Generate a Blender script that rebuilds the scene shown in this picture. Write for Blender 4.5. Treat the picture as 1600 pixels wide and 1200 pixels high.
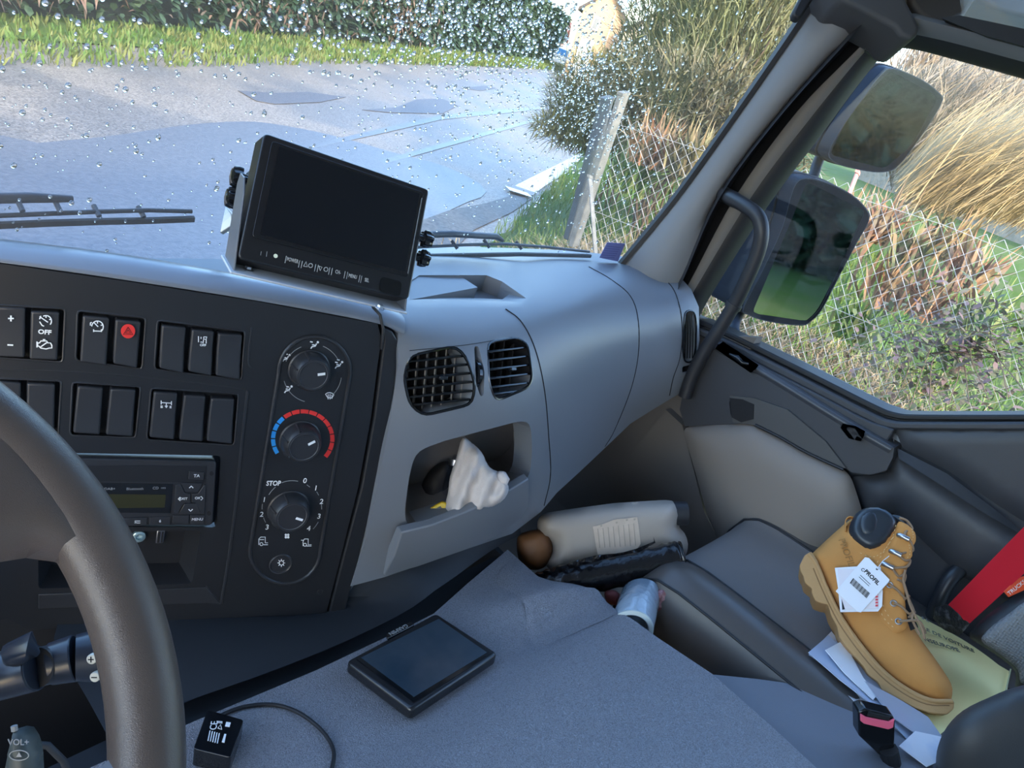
import bpy, bmesh, math, random
from math import sin, cos, tan, pi, radians, sqrt, atan2, exp
from mathutils import Vector, Matrix, noise
from mathutils.geometry import delaunay_2d_cdt
random.seed(7)
for o in list(bpy.data.objects): bpy.data.objects.remove(o)
SC = bpy.context.scene
COL = SC.collection
V = Vector

# ------------------------------------------------------------------ camera
YAW, PITCH, ROLL, FOC = radians(54), radians(24), radians(20), 1200.0
CF = V((sin(YAW)*cos(PITCH), cos(YAW)*cos(PITCH), -sin(PITCH)))
_R0 = V((cos(YAW), -sin(YAW), 0)); _U0 = _R0.cross(CF)
CR = _R0*cos(ROLL) + _U0*sin(ROLL)
CU = -_R0*sin(ROLL) + _U0*cos(ROLL)
cam = bpy.data.cameras.new('camera'); camo = bpy.data.objects.new('camera', cam); COL.objects.link(camo)
cam.sensor_width = 36; cam.lens = 36*FOC/1600; cam.clip_start = .02; cam.clip_end = 500
camo.matrix_world = Matrix(((CR.x, CU.x, -CF.x, 0), (CR.y, CU.y, -CF.y, 0), (CR.z, CU.z, -CF.z, 0), (0, 0, 0, 1)))
SC.camera = camo

# ------------------------------------------------------------------ light
w = bpy.data.worlds.new('sky'); SC.world = w; w.use_nodes = True
nt = w.node_tree; bg = nt.nodes['Background']
sky = nt.nodes.new('ShaderNodeTexSky'); sky.sky_type = 'NISHITA'; sky.sun_disc = False
sky.sun_elevation = radians(24); sky.sun_rotation = radians(205); sky.air_density = 1.0; sky.dust_density = 2.0; sky.ozone_density = 1.2
hsv = nt.nodes.new('ShaderNodeHueSaturation'); hsv.inputs['Saturation'].default_value = 1.15
nt.links.new(sky.outputs[0], hsv.inputs['Color']); nt.links.new(hsv.outputs[0], bg.inputs[0])
bg.inputs[1].default_value = .42
sun = bpy.data.lights.new('sun', 'SUN'); sun.energy = 1.7; sun.angle = radians(3); sun.color = (1, .86, .68)
suno = bpy.data.objects.new('sun', sun); COL.objects.link(suno)
suno.rotation_euler = V((-.38, -.84, .42)).to_track_quat('Z', 'Y').to_euler(); suno.location = (-3, -2, 5)
SC.view_settings.view_transform = 'Standard'; SC.view_settings.look = 'None'
SC.view_settings.gamma = 1; SC.view_settings.use_curve_mapping = False
SC.view_settings.exposure = 1.75

# ------------------------------------------------------------------ helpers
def ray(px, py): return CF + CR*((px-800)/FOC) - CU*((py-600)/FOC)
def at(px, py, t): return ray(px, py)*t
def ax(px, py, x): r = ray(px, py); return r*(x/r.x)
def ay(px, py, y): r = ray(px, py); return r*(y/r.y)
def az(px, py, z): r = ray(px, py); return r*(z/r.z)
def apl(px, py, n, d): r = ray(px, py); return r*(d/n.dot(r))
def nz(v): return V(v).normalized()

class Fr:
    """local frame: origin, right, up, out"""
    def __init__(s, o, x, y, z=None):
        s.o = V(o); s.x = nz(x); s.y = V(y); s.y = nz(s.y - s.x*s.x.dot(s.y)); s.z = nz(z) if z is not None else s.x.cross(s.y)
    def p(s, u, v, w=0): return s.o + s.x*u + s.y*v + s.z*w
    def px(s, px, py, w=0):
        r = ray(px, py); d = s.z.dot(s.o) ; q = r*(d/s.z.dot(r)); return q + s.z*w
    def uv(s, px, py):
        q = s.px(px, py) - s.o; return (q.dot(s.x), q.dot(s.y))

MATS = {}
def mat(name, col, rough=.5, metal=0, bump=None, var=None, spec=None, emit=None, coat=0, sheen=0):
    """bump=(kind, scale, strength); var=(scale, colour2, lo, hi)"""
    if name in MATS: return MATS[name]
    m = bpy.data.materials.new(name); m.use_nodes = True; t = m.node_tree; b = t.nodes['Principled BSDF']
    b.inputs['Base Color'].default_value = (*col, 1); b.inputs['Roughness'].default_value = rough; b.inputs['Metallic'].default_value = metal
    if spec is not None: b.inputs['Specular IOR Level'].default_value = spec
    if coat: b.inputs['Coat Weight'].default_value = coat; b.inputs['Coat Roughness'].default_value = .12
    tc = t.nodes.new('ShaderNodeTexCoord')
    if var:
        n = t.nodes.new('ShaderNodeTexNoise'); n.inputs['Scale'].default_value = var[0]; n.inputs['Detail'].default_value = 4
        r = t.nodes.new('ShaderNodeValToRGB'); r.color_ramp.elements[0].color = (*col, 1); r.color_ramp.elements[1].color = (*var[1], 1)
        r.color_ramp.elements[0].position = var[2] if len(var) > 2 else .35; r.color_ramp.elements[1].position = var[3] if len(var) > 3 else .65
        t.links.new(tc.outputs['Object'], n.inputs['Vector']); t.links.new(n.outputs['Fac'], r.inputs[0]); t.links.new(r.outputs[0], b.inputs['Base Color'])
    if bump:
        k, sc, st = bump
        if k == 'leather':
            n = t.nodes.new('ShaderNodeTexVoronoi'); n.feature = 'DISTANCE_TO_EDGE'; n.inputs['Scale'].default_value = sc
            out = t.nodes.new('ShaderNodeMapRange'); out.inputs[2].default_value = .28
            out.inputs[1].default_value = 0; t.links.new(n.outputs['Distance'], out.inputs[0]); src = out.outputs[0]
            nn = t.nodes.new('ShaderNodeTexNoise'); nn.inputs['Scale'].default_value = sc*.6; t.links.new(tc.outputs['Object'], nn.inputs['Vector'])
            mx = t.nodes.new('ShaderNodeMix'); mx.data_type = 'VECTOR'; mx.inputs[0].default_value = .012
            t.links.new(tc.outputs['Object'], mx.inputs[4]); t.links.new(nn.outputs['Color'], mx.inputs[5]); t.links.new(mx.outputs[1], n.inputs['Vector'])
        elif k == 'mesh':
            n = t.nodes.new('ShaderNodeTexVoronoi'); n.inputs['Scale'].default_value = sc; n.inputs['Randomness'].default_value = .15
            t.links.new(tc.outputs['Object'], n.inputs['Vector']); src = n.outputs['Distance']
        else:
            n = t.nodes.new('ShaderNodeTexNoise'); n.inputs['Scale'].default_value = sc; n.inputs['Detail'].default_value = 5
            t.links.new(tc.outputs['Object'], n.inputs['Vector']); src = n.outputs['Fac']
        if k == 'leather' and not var:
            cr = t.nodes.new('ShaderNodeValToRGB'); cr.color_ramp.elements[0].color = (*[c*.5 for c in col], 1); cr.color_ramp.elements[1].color = (*col, 1); cr.color_ramp.elements[1].position = .55
            t.links.new(src, cr.inputs[0]); t.links.new(cr.outputs[0], b.inputs['Base Color'])
        bp = t.nodes.new('ShaderNodeBump'); bp.inputs['Strength'].default_value = st; bp.inputs['Distance'].default_value = 1.0/sc
        t.links.new(src, bp.inputs['Height']); t.links.new(bp.outputs[0], b.inputs['Normal'])
    if emit: b.inputs['Emission Color'].default_value = (*emit[0], 1); b.inputs['Emission Strength'].default_value = emit[1]
    MATS[name] = m; return m

def glass(name, tint=(.96, .98, .97), gl=.04, rough=0.0, haze=0):
    m = bpy.data.materials.new(name); m.use_nodes = True; t = m.node_tree; t.nodes.clear()
    o = t.nodes.new('ShaderNodeOutputMaterial'); tr = t.nodes.new('ShaderNodeBsdfTransparent'); g = t.nodes.new('ShaderNodeBsdfGlossy')
    tr.inputs[0].default_value = (*tint, 1); g.inputs['Roughness'].default_value = rough
    mx = t.nodes.new('ShaderNodeMixShader'); lw = t.nodes.new('ShaderNodeLayerWeight'); pw = t.nodes.new('ShaderNodeMath'); pw.operation = 'POWER'; pw.inputs[1].default_value = 5; mr = t.nodes.new('ShaderNodeMapRange'); mr.inputs[3].default_value = gl*.6; mr.inputs[4].default_value = .5
    t.links.new(lw.outputs['Facing'], pw.inputs[0]); t.links.new(pw.outputs[0], mr.inputs[0]); t.links.new(mr.outputs[0], mx.inputs[0]); t.links.new(tr.outputs[0], mx.inputs[1]); t.links.new(g.outputs[0], mx.inputs[2]); t.links.new(mx.outputs[0], o.inputs[0])
    if haze:
        df = t.nodes.new('ShaderNodeBsdfDiffuse'); df.inputs[0].default_value = (.8, .8, .8, 1); m2 = t.nodes.new('ShaderNodeMixShader'); m2.inputs[0].default_value = haze
        t.links.new(mx.outputs[0], m2.inputs[1]); t.links.new(df.outputs[0], m2.inputs[2]); t.links.new(m2.outputs[0], o.inputs[0])
    MATS[name] = m; return m

ROOT = {}
def props(o, label=None, cat=None, group=None, kind=None):
    if label: o['label'] = label
    if cat: o['category'] = cat
    if group: o['group'] = group
    if kind: o['kind'] = kind
    return o
def thing(name, label, cat, loc, group=None, kind=None):
    o = bpy.data.objects.new(name, None); COL.objects.link(o); o.location = loc; o.empty_display_size = .05
    ROOT[o] = V(loc); return props(o, label, cat, group, kind)

class MB:
    def __init__(s): s.v = []; s.f = []
    def add(s, vs, fs):
        n = len(s.v); s.v += [V(q) for q in vs]; s.f += [tuple(i+n for i in f) for f in fs]; return s
    def prism(s, pts, off, caps=3):
        n = len(pts); off = V(off); pts = [V(p) for p in pts]
        vs = pts + [p+off for p in pts]; fs = [(i, (i+1) % n, (i+1) % n+n, i+n) for i in range(n)]
        if caps & 1: fs.append(tuple(range(n-1, -1, -1)))
        if caps & 2: fs.append(tuple(range(n, 2*n)))
        return s.add(vs, fs)
    def box(s, fr, u0, u1, v0, v1, w0, w1):
        return s.prism([fr.p(u0, v0, w0), fr.p(u1, v0, w0), fr.p(u1, v1, w0), fr.p(u0, v1, w0)], fr.z*(w1-w0))
    def loft(s, rows, closed=False, caps=False):
        n = len(rows[0]); vs = [p for r in rows for p in r]; fs = []
        for i in range(len(rows)-1):
            for j in range(n if closed else n-1):
                k = (j+1) % n; fs.append((i*n+j, i*n+k, (i+1)*n+k, (i+1)*n+j))
        if caps: fs.append(tuple(range(n-1, -1, -1))); fs.append(tuple((len(rows)-1)*n+j for j in range(n)))
        return s.add(vs, fs)
    def tube(s, pts, r, seg=10, caps=True):
        pts = [V(p) for p in pts]; rows = []; up = None
        for i, p in enumerate(pts):
            a = pts[max(i-1, 0)]; b = pts[min(i+1, len(pts)-1)]; d = nz(b-a)
            if up is None: up = d.orthogonal().normalized()
            up = nz(up - d*d.dot(up)); sd = d.cross(up); rr = r[i] if isinstance(r, (list, tuple)) else r
            rows.append([p + (up*cos(2*pi*k/seg) + sd*sin(2*pi*k/seg))*rr for k in range(seg)])
        return s.loft(rows, True, caps)
    def lathe(s, fr, prof, seg=32, caps=True, f=None):
        """prof: [(r, w)], around fr.z"""
        rows = [[fr.p(r*cos(2*pi*k/seg)*(f(2*pi*k/seg) if f else 1), r*sin(2*pi*k/seg)*(f(2*pi*k/seg) if f else 1), w_) for k in range(seg)] for r, w_ in prof]
        return s.loft(rows, True, caps)
    def ribbon(s, pts, fr_z, wd, th=.0004):
        """flat stroke with thickness along 3-D points"""
        pts = [V(p) for p in pts]; L = []; Rr = []
        for i, p in enumerate(pts):
            d = nz(pts[min(i+1, len(pts)-1)] - pts[max(i-1, 0)]); sd = d.cross(fr_z).normalized()*wd/2
            L.append(p+sd); Rr.append(p-sd)
        z = fr_z*th
        return s.loft([[L[i], Rr[i], Rr[i]+z, L[i]+z] for i in range(len(pts))], True, True)

def link(name, mb, m, parent=None, smooth=35, bevel=0, sub=0, seg=2, merge=False):
    me = bpy.data.meshes.new(name)
    if isinstance(mb, MB): vs, fs = mb.v, mb.f
    else: vs, fs = mb
    if parent is not None and parent in ROOT: loc = ROOT[parent]
    else:
        xs = [p[0] for p in vs]; ys = [p[1] for p in vs]; zs = [p[2] for p in vs]
        loc = V(((min(xs)+max(xs))/2, (min(ys)+max(ys))/2, min(zs)))
    me.from_pydata([tuple(V(p)-loc) for p in vs], [], fs)
    bm = bmesh.new(); bm.from_mesh(me)
    if merge: bmesh.ops.remove_doubles(bm, verts=bm.verts, dist=1e-5)
    bmesh.ops.recalc_face_normals(bm, faces=bm.faces); bm.to_mesh(me); bm.free()
    o = bpy.data.objects.new(name, me); COL.objects.link(o)
    if parent is not None: o.parent = parent; 
    else: o.location = loc
    ROOT[o] = loc
    if m: me.materials.append(m)
    if smooth:
        me.polygons.foreach_set('use_smooth', [True]*len(me.polygons))
        if smooth < 180: me.set_sharp_from_angle(angle=radians(smooth))
    if bevel:
        b = o.modifiers.new('bevel', 'BEVEL'); b.width = bevel; b.segments = seg; b.limit_method = 'ANGLE'; b.angle_limit = radians(35)
        b.harden_normals = False
    if sub: q = o.modifiers.new('sub', 'SUBSURF'); q.levels = sub; q.render_levels = sub
    return o

def inpoly(p, poly):
    x, y = p; c = False; n = len(poly); j = n-1
    for i in range(n):
        xi, yi = poly[i]; xj, yj = poly[j]
        if (yi > y) != (yj > y) and x < (xj-xi)*(y-yi)/(yj-yi)+xi: c = not c
        j = i
    return c
def segd(p, a, b):
    ax_, ay_ = a; bx, by = b; dx, dy = bx-ax_, by-ay_; L = dx*dx+dy*dy
    t = 0 if L == 0 else max(0, min(1, ((p[0]-ax_)*dx+(p[1]-ay_)*dy)/L)); return sqrt((p[0]-ax_-t*dx)**2+(p[1]-ay_-t*dy)**2)
def polyd(p, poly): return min(segd(p, poly[i-1], poly[i]) for i in range(len(poly)))
def dens(poly, h, close=True):
    out = []; n = len(poly)
    for i in range(n if close else n-1):
        a = poly[i]; b = poly[(i+1) % n]; L = sqrt(sum((a[k]-b[k])**2 for k in range(len(a)))); m = max(1, int(L/h))
        for j in range(m): out.append(tuple(a[k]+(b[k]-a[k])*j/m for k in range(len(a))))
    if not close: out.append(tuple(poly[-1]))
    return out
def cat(pts, n=6, closed=False):
    """Catmull-Rom through points of any dimension"""
    P = [V(p) for p in pts]; out = []; N = len(P)
    for i in range(N if closed else N-1):
        p0 = P[(i-1) % N] if closed or i > 0 else P[0]*2-P[1]; p1 = P[i]; p2 = P[(i+1) % N]
        p3 = P[(i+2) % N] if closed or i+2 < N else P[-1]*2-P[-2]
        for k in range(n):
            t = k/n; out.append(.5*((2*p1)+(-p0+p2)*t+(2*p0-5*p1+4*p2-p3)*t*t+(-p0+3*p1-3*p2+p3)*t**3))
    if not closed: out.append(P[-1])
    return out
def cat2(pts, n=6, closed=True): return [(p[0], p[1]) for p in cat([(a, b) for a, b in pts], n, closed)]
def rrect(u0, v0, u1, v1, r, k=4):
    out = []
    for cx, cy, a in ((u1-r, v1-r, 0), (u0+r, v1-r, 90), (u0+r, v0+r, 180), (u1-r, v0+r, 270)):
        for i in range(k+1):
            t = radians(a+90*i/k); out.append((cx+r*cos(t), cy+r*sin(t)))
    return out
def rquad(q, r, k=3):
    """round the corners of any polygon by distance r"""
    out = []; n = len(q)
    for i in range(n):
        p = V(q[i][:2]); a = V(q[i-1][:2]); b = V(q[(i+1) % n][:2]); da = (a-p); db = (b-p)
        ra = min(r, da.length*.45); rb = min(r, db.length*.45); A = p+da.normalized()*ra; B = p+db.normalized()*rb
        for j in range(k+1):
            t = j/k; c = A*(1-t)**2+p*2*t*(1-t)+B*t*t; out.append((c.x, c.y))
    return out

def cdt(outer, holes, res):
    ob = dens(outer, res); hs = [dens(h, res) for h in holes]
    vs = []; es = []; rings = []
    for ring in [ob]+hs:
        n0 = len(vs); vs += [V(p[:2]) for p in ring]; m = len(ring); es += [(n0+i, n0+(i+1) % m) for i in range(m)]; rings.append((n0, m))
    x0 = min(p[0] for p in ob); x1 = max(p[0] for p in ob); y0 = min(p[1] for p in ob); y1 = max(p[1] for p in ob)
    ny = int((y1-y0)/res)+1; nx = int((x1-x0)/res)+1
    for j in range(ny+1):
        for i in range(nx+1):
            p = (x0+(i+.5*(j % 2))*res, y0+j*res)
            if inpoly(p, ob) and polyd(p, ob) > res*.5 and not any(inpoly(p, h) or polyd(p, h) < res*.5 for h in hs): vs.append(V(p))
    r = delaunay_2d_cdt(vs, es, [], 0, 1e-7)
    V2 = r[0]; F = []
    for f in r[2]:
        c = ((V2[f[0]].x+V2[f[1]].x+V2[f[2]].x)/3, (V2[f[0]].y+V2[f[1]].y+V2[f[2]].y)/3)
        if inpoly(c, ob) and not any(inpoly(c, h) for h in hs): F.append(tuple(f))
    return V2, F, ob, hs
def bedges(F):
    c = {}
    for f in F:
        for i in range(len(f)):
            a, b = f[i], f[(i+1) % len(f)]; k = (min(a, b), max(a, b)); c[k] = c.get(k, 0)+1
    return [k for k, n in c.items() if n == 1]
def patch(outer, holes, res, mp, skirt=None, hskirt=None):
    """triangulated sheet mapped by mp(u, v); skirt = vector the outer rim is extruded by; hskirt = same for the holes"""
    V2, F, ob, hs = cdt(outer, holes, res)
    vs = [mp(p.x, p.y) for p in V2]; fs = list(F)
    if skirt is not None or hskirt is not None:
        for a, b in bedges(F):
            m_ = ((V2[a].x+V2[b].x)/2, (V2[a].y+V2[b].y)/2)
            hole = any(polyd(m_, h) < 1e-4*max(1, res) for h in hs)
            sv = hskirt if hole else skirt
            if sv is None: continue
            s_ = sv(vs[a]) if callable(sv) else V(sv)
            n = len(vs); vs += [vs[a]+s_, vs[b]+s_]; fs.append((a, b, n+1, n))
    mb = MB(); mb.add(vs, fs); return mb
def puff(outer, res, mp, T, D, back=True, Tb=None):
    """cushion: mp(u, v, h) -> point; height grows to T over distance D from the rim; mirrored below with Tb"""
    V2, F, ob, hs = cdt(outer, [], res); Tb = T if Tb is None else Tb
    hh = []
    for p in V2:
        d = min(1, polyd((p.x, p.y), ob)/D); hh.append(sqrt(max(0, 1-(1-d)**2)))
    vs = [mp(p.x, p.y, T*h) for p, h in zip(V2, hh)]; fs = list(F); mb = MB(); mb.add(vs, fs)
    if back:
        mb.add([mp(p.x, p.y, -Tb*h) for p, h in zip(V2, hh)], [tuple(reversed(f)) for f in F])
    return mb
def rbf(pts):
    """thin-plate through (px, py, t): interpolates inverse depth, exact for planes"""
    n = len(pts); A = [[0.0]*(n+3) for _ in range(n+3)]; b = [0.0]*(n+3)
    U = lambda r2: 0 if r2 < 1e-12 else r2*math.log(r2)*.5
    S = 200.0
    for i, (x, y, t) in enumerate(pts):
        for j, (x2, y2, _) in enumerate(pts): A[i][j] = U(((x-x2)/S)**2+((y-y2)/S)**2)
        A[i][i] += 1e-3
        A[i][n] = 1; A[i][n+1] = x/S; A[i][n+2] = y/S; A[n][i] = 1; A[n+1][i] = x/S; A[n+2][i] = y/S; b[i] = 1/t
    N = n+3
    for c in range(N):
        p = max(range(c, N), key=lambda r: abs(A[r][c])); A[c], A[p] = A[p], A[c]; b[c], b[p] = b[p], b[c]
        for r in range(c+1, N):
            f = A[r][c]/A[c][c]
            if f:
                for k in range(c, N): A[r][k] -= f*A[c][k]
                b[r] -= f*b[c]
    X = [0.0]*N
    for c in range(N-1, -1, -1): X[c] = (b[c]-sum(A[c][k]*X[k] for k in range(c+1, N)))/A[c][c]
    def f(px, py):
        s = X[n]+X[n+1]*px/S+X[n+2]*py/S
        for i, (x, y, _) in enumerate(pts): s += X[i]*U(((px-x)/S)**2+((py-y)/S)**2)
        return 1/s
    return f

def text(s, fr, size, m, parent, name='lettering', th=.0003, align='CENTER', bold=0, xs=1.0):
    cu = bpy.data.curves.new('t', 'FONT'); cu.body = s; cu.size = size; cu.align_x = align; cu.align_y = 'CENTER'; cu.extrude = th; cu.offset = bold
    cu.resolution_u = 3
    ob = bpy.data.objects.new('t', cu); COL.objects.link(ob); dg = bpy.context.evaluated_depsgraph_get(); dg.update()
    me = bpy.data.meshes.new_from_object(ob.evaluated_get(dg)); bpy.data.objects.remove(ob)
    vs = [fr.p(v.co.x*xs, v.co.y, v.co.z) for v in me.vertices]; fs = [tuple(p.vertices) for p in me.polygons]
    return link(name, (vs, fs), m, parent, smooth=0)
# ------------------------------------------------------------------ materials of the cab
M_dash = mat('dash_grey', (.165, .178, .2), .42, bump=('noise', 900, .12))
M_dashtop = M_dash
M_hood = mat('hood_grey', (.17, .19, .225), .30, bump=('noise', 1200, .05))
M_blk = mat('console_black', (.016, .017, .02), .42, bump=('noise', 1500, .06), spec=.4)
M_blk2 = mat('switch_black', (.026, .027, .031), .38, spec=.45)
M_gloss = mat('gloss_black', (.006, .007, .009), .12)
M_well = mat('deep_black', (.006, .006, .008), .7)
M_navy = mat('lower_black', (.02, .024, .03), .6)
M_white = mat('print_white', (.85, .87, .88), .5)
M_grey = mat('print_grey', (.28, .29, .3), .5)
M_red = mat('print_red', (.75, .035, .03), .45)
M_blue = mat('print_blue', (.03, .32, .8), .45)
M_cover = mat('grained_cover', (.29, .30, .34), .42, bump=('leather', 330, .55))
M_coversm = mat('fine_cover', (.17, .18, .21), .5, bump=('noise', 700, .35))
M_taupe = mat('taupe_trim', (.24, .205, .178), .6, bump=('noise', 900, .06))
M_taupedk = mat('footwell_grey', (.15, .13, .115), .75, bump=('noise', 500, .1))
M_door = mat('door_charcoal', (.045, .046, .052), .5, bump=('noise', 900, .12))
M_pillar = mat('pillar_grey', (.18, .182, .188), .55, bump=('noise', 700, .04))
M_rubber = mat('black_rubber', (.012, .012, .014), .55)
M_seat = mat('seat_fabric', (.20, .18, .17), .85, bump=('noise', 600, .25))
M_vinyl = mat('seat_vinyl', (.085, .074, .068), .34, bump=('noise', 500, .05))
M_metal = mat('steel', (.5, .5, .52), .3, 1)
M_wheel = mat('wheel_leather', (.062, .05, .045), .34, bump=('leather', 560, .14), var=(9, (.085, .068, .06)))

# ------------------------------------------------------------------ console frame
D1 = nz((.9463, -.3232, 0)); Nn = nz((-.3192, -.9349, .1541)); D2 = Nn.cross(D1)
P0 = V((.601, .659, -.375)); K = Fr(P0, D1, D2, Nn)
def kpx(px, py, w_=0): return K.px(px, py, w_)
def K3(poly, w_=0): return [kpx(x, y, w_) for x, y in poly]
def at_k(px, py, w_=0): return Fr(kpx(px, py, w_), D1, D2, Nn)

dash = thing('dashboard', 'truck dashboard with black switch console and blue-grey passenger side', 'dashboard', (.8, .7, -.95))

# passenger-side body surface
zt = -.372
dp = []
for p in [(560, 408), (640, 408), (830, 412), (975, 415), (630, 470), (700, 478), (790, 476), (850, 470), (920, 455), (985, 440), (1035, 428)]:
    dp.append((*p, zt/ray(*p).z))
def xp(px, py, x): dp.append((px, py, x/ray(px, py).x))
for p in [(625, 515, .632), (612, 600, .628), (600, 700, .624), (580, 800, .622), (555, 915, .62), (835, 540, .872), (850, 600, .888), (858, 670, .92), (860, 740, .955), (830, 830, .945),
          (978, 470, 1.225), (997, 505, 1.235), (995, 560, 1.25), (965, 660, 1.27), (905, 740, 1.12), (1065, 480, 1.395), (1063, 540, 1.402), (1048, 612, 1.405), (1094, 490, 1.468), (1088, 600, 1.468), (1075, 445, 1.46)]: xp(*p)
DT = rbf(dp)
def dmap(u, v): return at(u, v, DT(u, v))
def dnorm(u, v):
    a = dmap(u+4, v)-dmap(u-4, v); b = dmap(u, v-4)-dmap(u, v+4); return nz(a.cross(b))
shelf = [(655, 430), (760, 430), (785, 440), (822, 466), (812, 474), (700, 470), (640, 470), (640, 440)]
vent1 = rquad([(640, 556), (712, 541), (730, 560), (743, 600), (738, 632), (662, 650), (640, 632), (631, 590)], 14)
vent2 = rquad([(762, 535), (808, 527), (826, 537), (833, 590), (826, 606), (775, 627), (765, 600)], 12)
slot = rquad([(741, 541), (748, 541), (757, 580), (756, 617), (751, 620), (744, 600)], 5)
binh = rquad([(650, 706), (690, 690), (815, 657), (829, 662), (832, 700), (828, 745), (800, 770), (636, 823), (632, 800), (640, 740)], 16)
endv = rquad([(1070, 486), (1084, 485), (1088, 500), (1087, 545), (1082, 566), (1069, 566), (1066, 540)], 8)
endb = rquad([(1066, 573), (1080, 570), (1079, 580), (1066, 583)], 3)
outl = [(540, 405), (640, 408), (760, 411), (900, 413), (975, 415), (1040, 422), (1062, 432), (1080, 452), (1092, 480), (1093, 530), (1087, 575), (1078, 605), (1058, 617),
        (1020, 640), (985, 662), (940, 705), (905, 738), (870, 770), (845, 800), (800, 834), (700, 868), (600, 902), (548, 916), (572, 840), (594, 740), (612, 640), (622, 570), (622, 520), (606, 490), (590, 480)]
def dskirt(p):
    if p.z > -.39: return V((0, .12, -.02))
    return V((0.02, .09, -.02))
body = patch(outl, [shelf, vent1, vent2, slot, binh, endv, endb], 11, dmap, skirt=dskirt, hskirt=V((.0, .035, -.01)))
link('passenger_panel', body, M_dash, dash, smooth=50)
# shelf recess floor, wells
def inset_floor(name, poly, off, m, res=14, grow=1.04):
    cx = sum(p[0] for p in poly)/len(poly); cy = sum(p[1] for p in poly)/len(poly)
    pl = [(cx+(x-cx)*grow, cy+(y-cy)*grow) for x, y in poly]
    return link(name, patch(pl, [], res, lambda u, v: dmap(u, v)+off), m, dash, smooth=50)
def shelf_wall():
    mb = MB(); top = [dmap(*p) for p in dens(shelf, 12)]; o = V((.0, .0, -.028))
    mb.prism([p+V((0, 0, -.0005)) for p in top], o, 0); fl = patch(shelf, [], 12, lambda u, v: dmap(u, v)+o); mb.add(fl.v, fl.f); return mb
link('top_shelf', shelf_wall(), M_dash, dash, smooth=30)
def deepwell(name, poly, n, d, m):
    mb = MB(); top = [dmap(*p) for p in dens(poly, 9)]; c = sum(top, V())/len(top)
    b = [c+(p-c)*.96-n*d for p in top]; mid = [p-n*d*.5 for p in top]
    mb.loft([top, mid, b], True, False); mb.f.append(tuple(range(2*len(top), 3*len(top)))); return link(name, mb, m, dash, smooth=40)
# ---- seams
def seam(pts, wd=.0022, name='panel_gap'):
    mb = MB(); P = [(p[0], p[1]) for p in cat(pts, 5)]
    mb.tube([dmap(*p)+V((0, 0, .0002)) for p in P], wd/2, 6); return link(name, mb, M_well, dash)
seam([(790, 483), (812, 500), (830, 530), (843, 570), (852, 620), (857, 680), (860, 742), (850, 790)])
seam([(920, 417), (955, 437), (985, 463), (997, 500), (997, 555), (985, 610), (960, 672), (945, 698)])
seam([(1015, 420), (1048, 446), (1062, 480), (1066, 520), (1062, 560), (1052, 590), (1046, 618)])
seam([(640, 548), (720, 540), (760, 534), (800, 527)], .0009)

# ---- air vents
def slat_vent(name, poly, rows, tilt, knob, depth=.045, vane=True):
    """rim, horizontal slats, vertical vanes behind"""
    cx = sum(p[0] for p in poly)/len(poly); cy = sum(p[1] for p in poly)/len(poly); n = dnorm(cx, cy)
    well = deepwell(name, poly, n, depth, M_well)
    rim = MB(); rim.tube([dmap(*p)-n*.0015 for p in dens(poly, 8)]+[dmap(*poly[0])-n*.0015], .0022, 8, False); link('vent_rim', rim, M_gloss, well)
    xs0 = min(p[0] for p in poly); xs1 = max(p[0] for p in poly)
    def clip(v0, slope):
        xs = [x for x in range(int(xs0)-2, int(xs1)+3) if inpoly((x, v0+slope*(x-cx)), poly)]
        return (min(xs), max(xs)) if xs else None
    up = nz(dmap(cx, cy-5)-dmap(cx, cy+5))
    for r in rows:
        c = clip(r, tilt)
        if not c or c[1]-c[0] < 8: continue
        L = [dmap(x, r+tilt*(x-cx))-n*.004 for x in (c[0], (c[0]+c[1])/2, c[1])]
        mb = MB(); mb.loft([[p+up*.0016, p-up*.0016+n*.001, p-up*.003-n*.013, p-n*.013] for p in L], True, True)
        link('vent_slat', mb, M_gloss, well, bevel=.0008)
    if vane:
        k = 0
        for x in range(int(xs0)+8, int(xs1)-2, 15 if name == 'air_vent' else 10):
            ys = [y for y in range(int(cy)-80, int(cy)+80) if inpoly((x-.1*(y-cy), y), poly)]
            if len(ys) < 10: continue
            a = (x-.1*(ys[0]-cy), ys[0]); b = (x-.1*(ys[-1]-cy), ys[-1]); mb = MB(); s_ = nz(dmap(cx+5, cy)-dmap(cx-5, cy))
            A = dmap(*a)-n*.020; B = dmap(*b)-n*.020
            mb.prism([A, B, B-n*.014+s_*.007, A-n*.014+s_*.007], s_*.0012+n*.001); link('vent_vane', mb, M_vane, well)
    kb = MB(); fr = Fr(dmap(*knob)-n*.004, nz(dmap(cx+5, cy)-dmap(cx-5, cy)), up, n); kb.box(fr, -.006, .006, -.0025, .0025, 0, .008); link('vent_tab', kb, M_gloss, well, bevel=.001)
M_vane = mat('vane_grey', (.30, .27, .24), .5)
slat_vent('air_vent', vent1, [561, 575, 589, 603, 617, 630], -.10, (692, 590))
M_vane = mat('vane_dark', (.05, .045, .045), .5)
slat_vent('air_vent', vent2, [545, 559, 573, 587, 601, 612], -.12, (800, 577))
n_ = dnorm(750, 580); deepwell('thumbwheel_slot', slot, n_, .012, M_dash)
tw = MB(); c_ = dmap(749, 583)-n_*.016; fx = nz(dmap(750, 560)-dmap(750, 605)); fr = Fr(c_, fx, n_, fx.cross(n_))
tw.lathe(fr, [(.019, -.003), (.0205, -.0025), (.0205, .0025), (.019, .003)], 36, True, lambda a: 1+.015*(1 if int(a*20/pi) % 2 else 0)); link('thumbwheel', tw, M_gloss, dash)
n_ = dnorm(1078, 525); well = deepwell('side_vent', endv, n_, .03, M_well)
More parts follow.
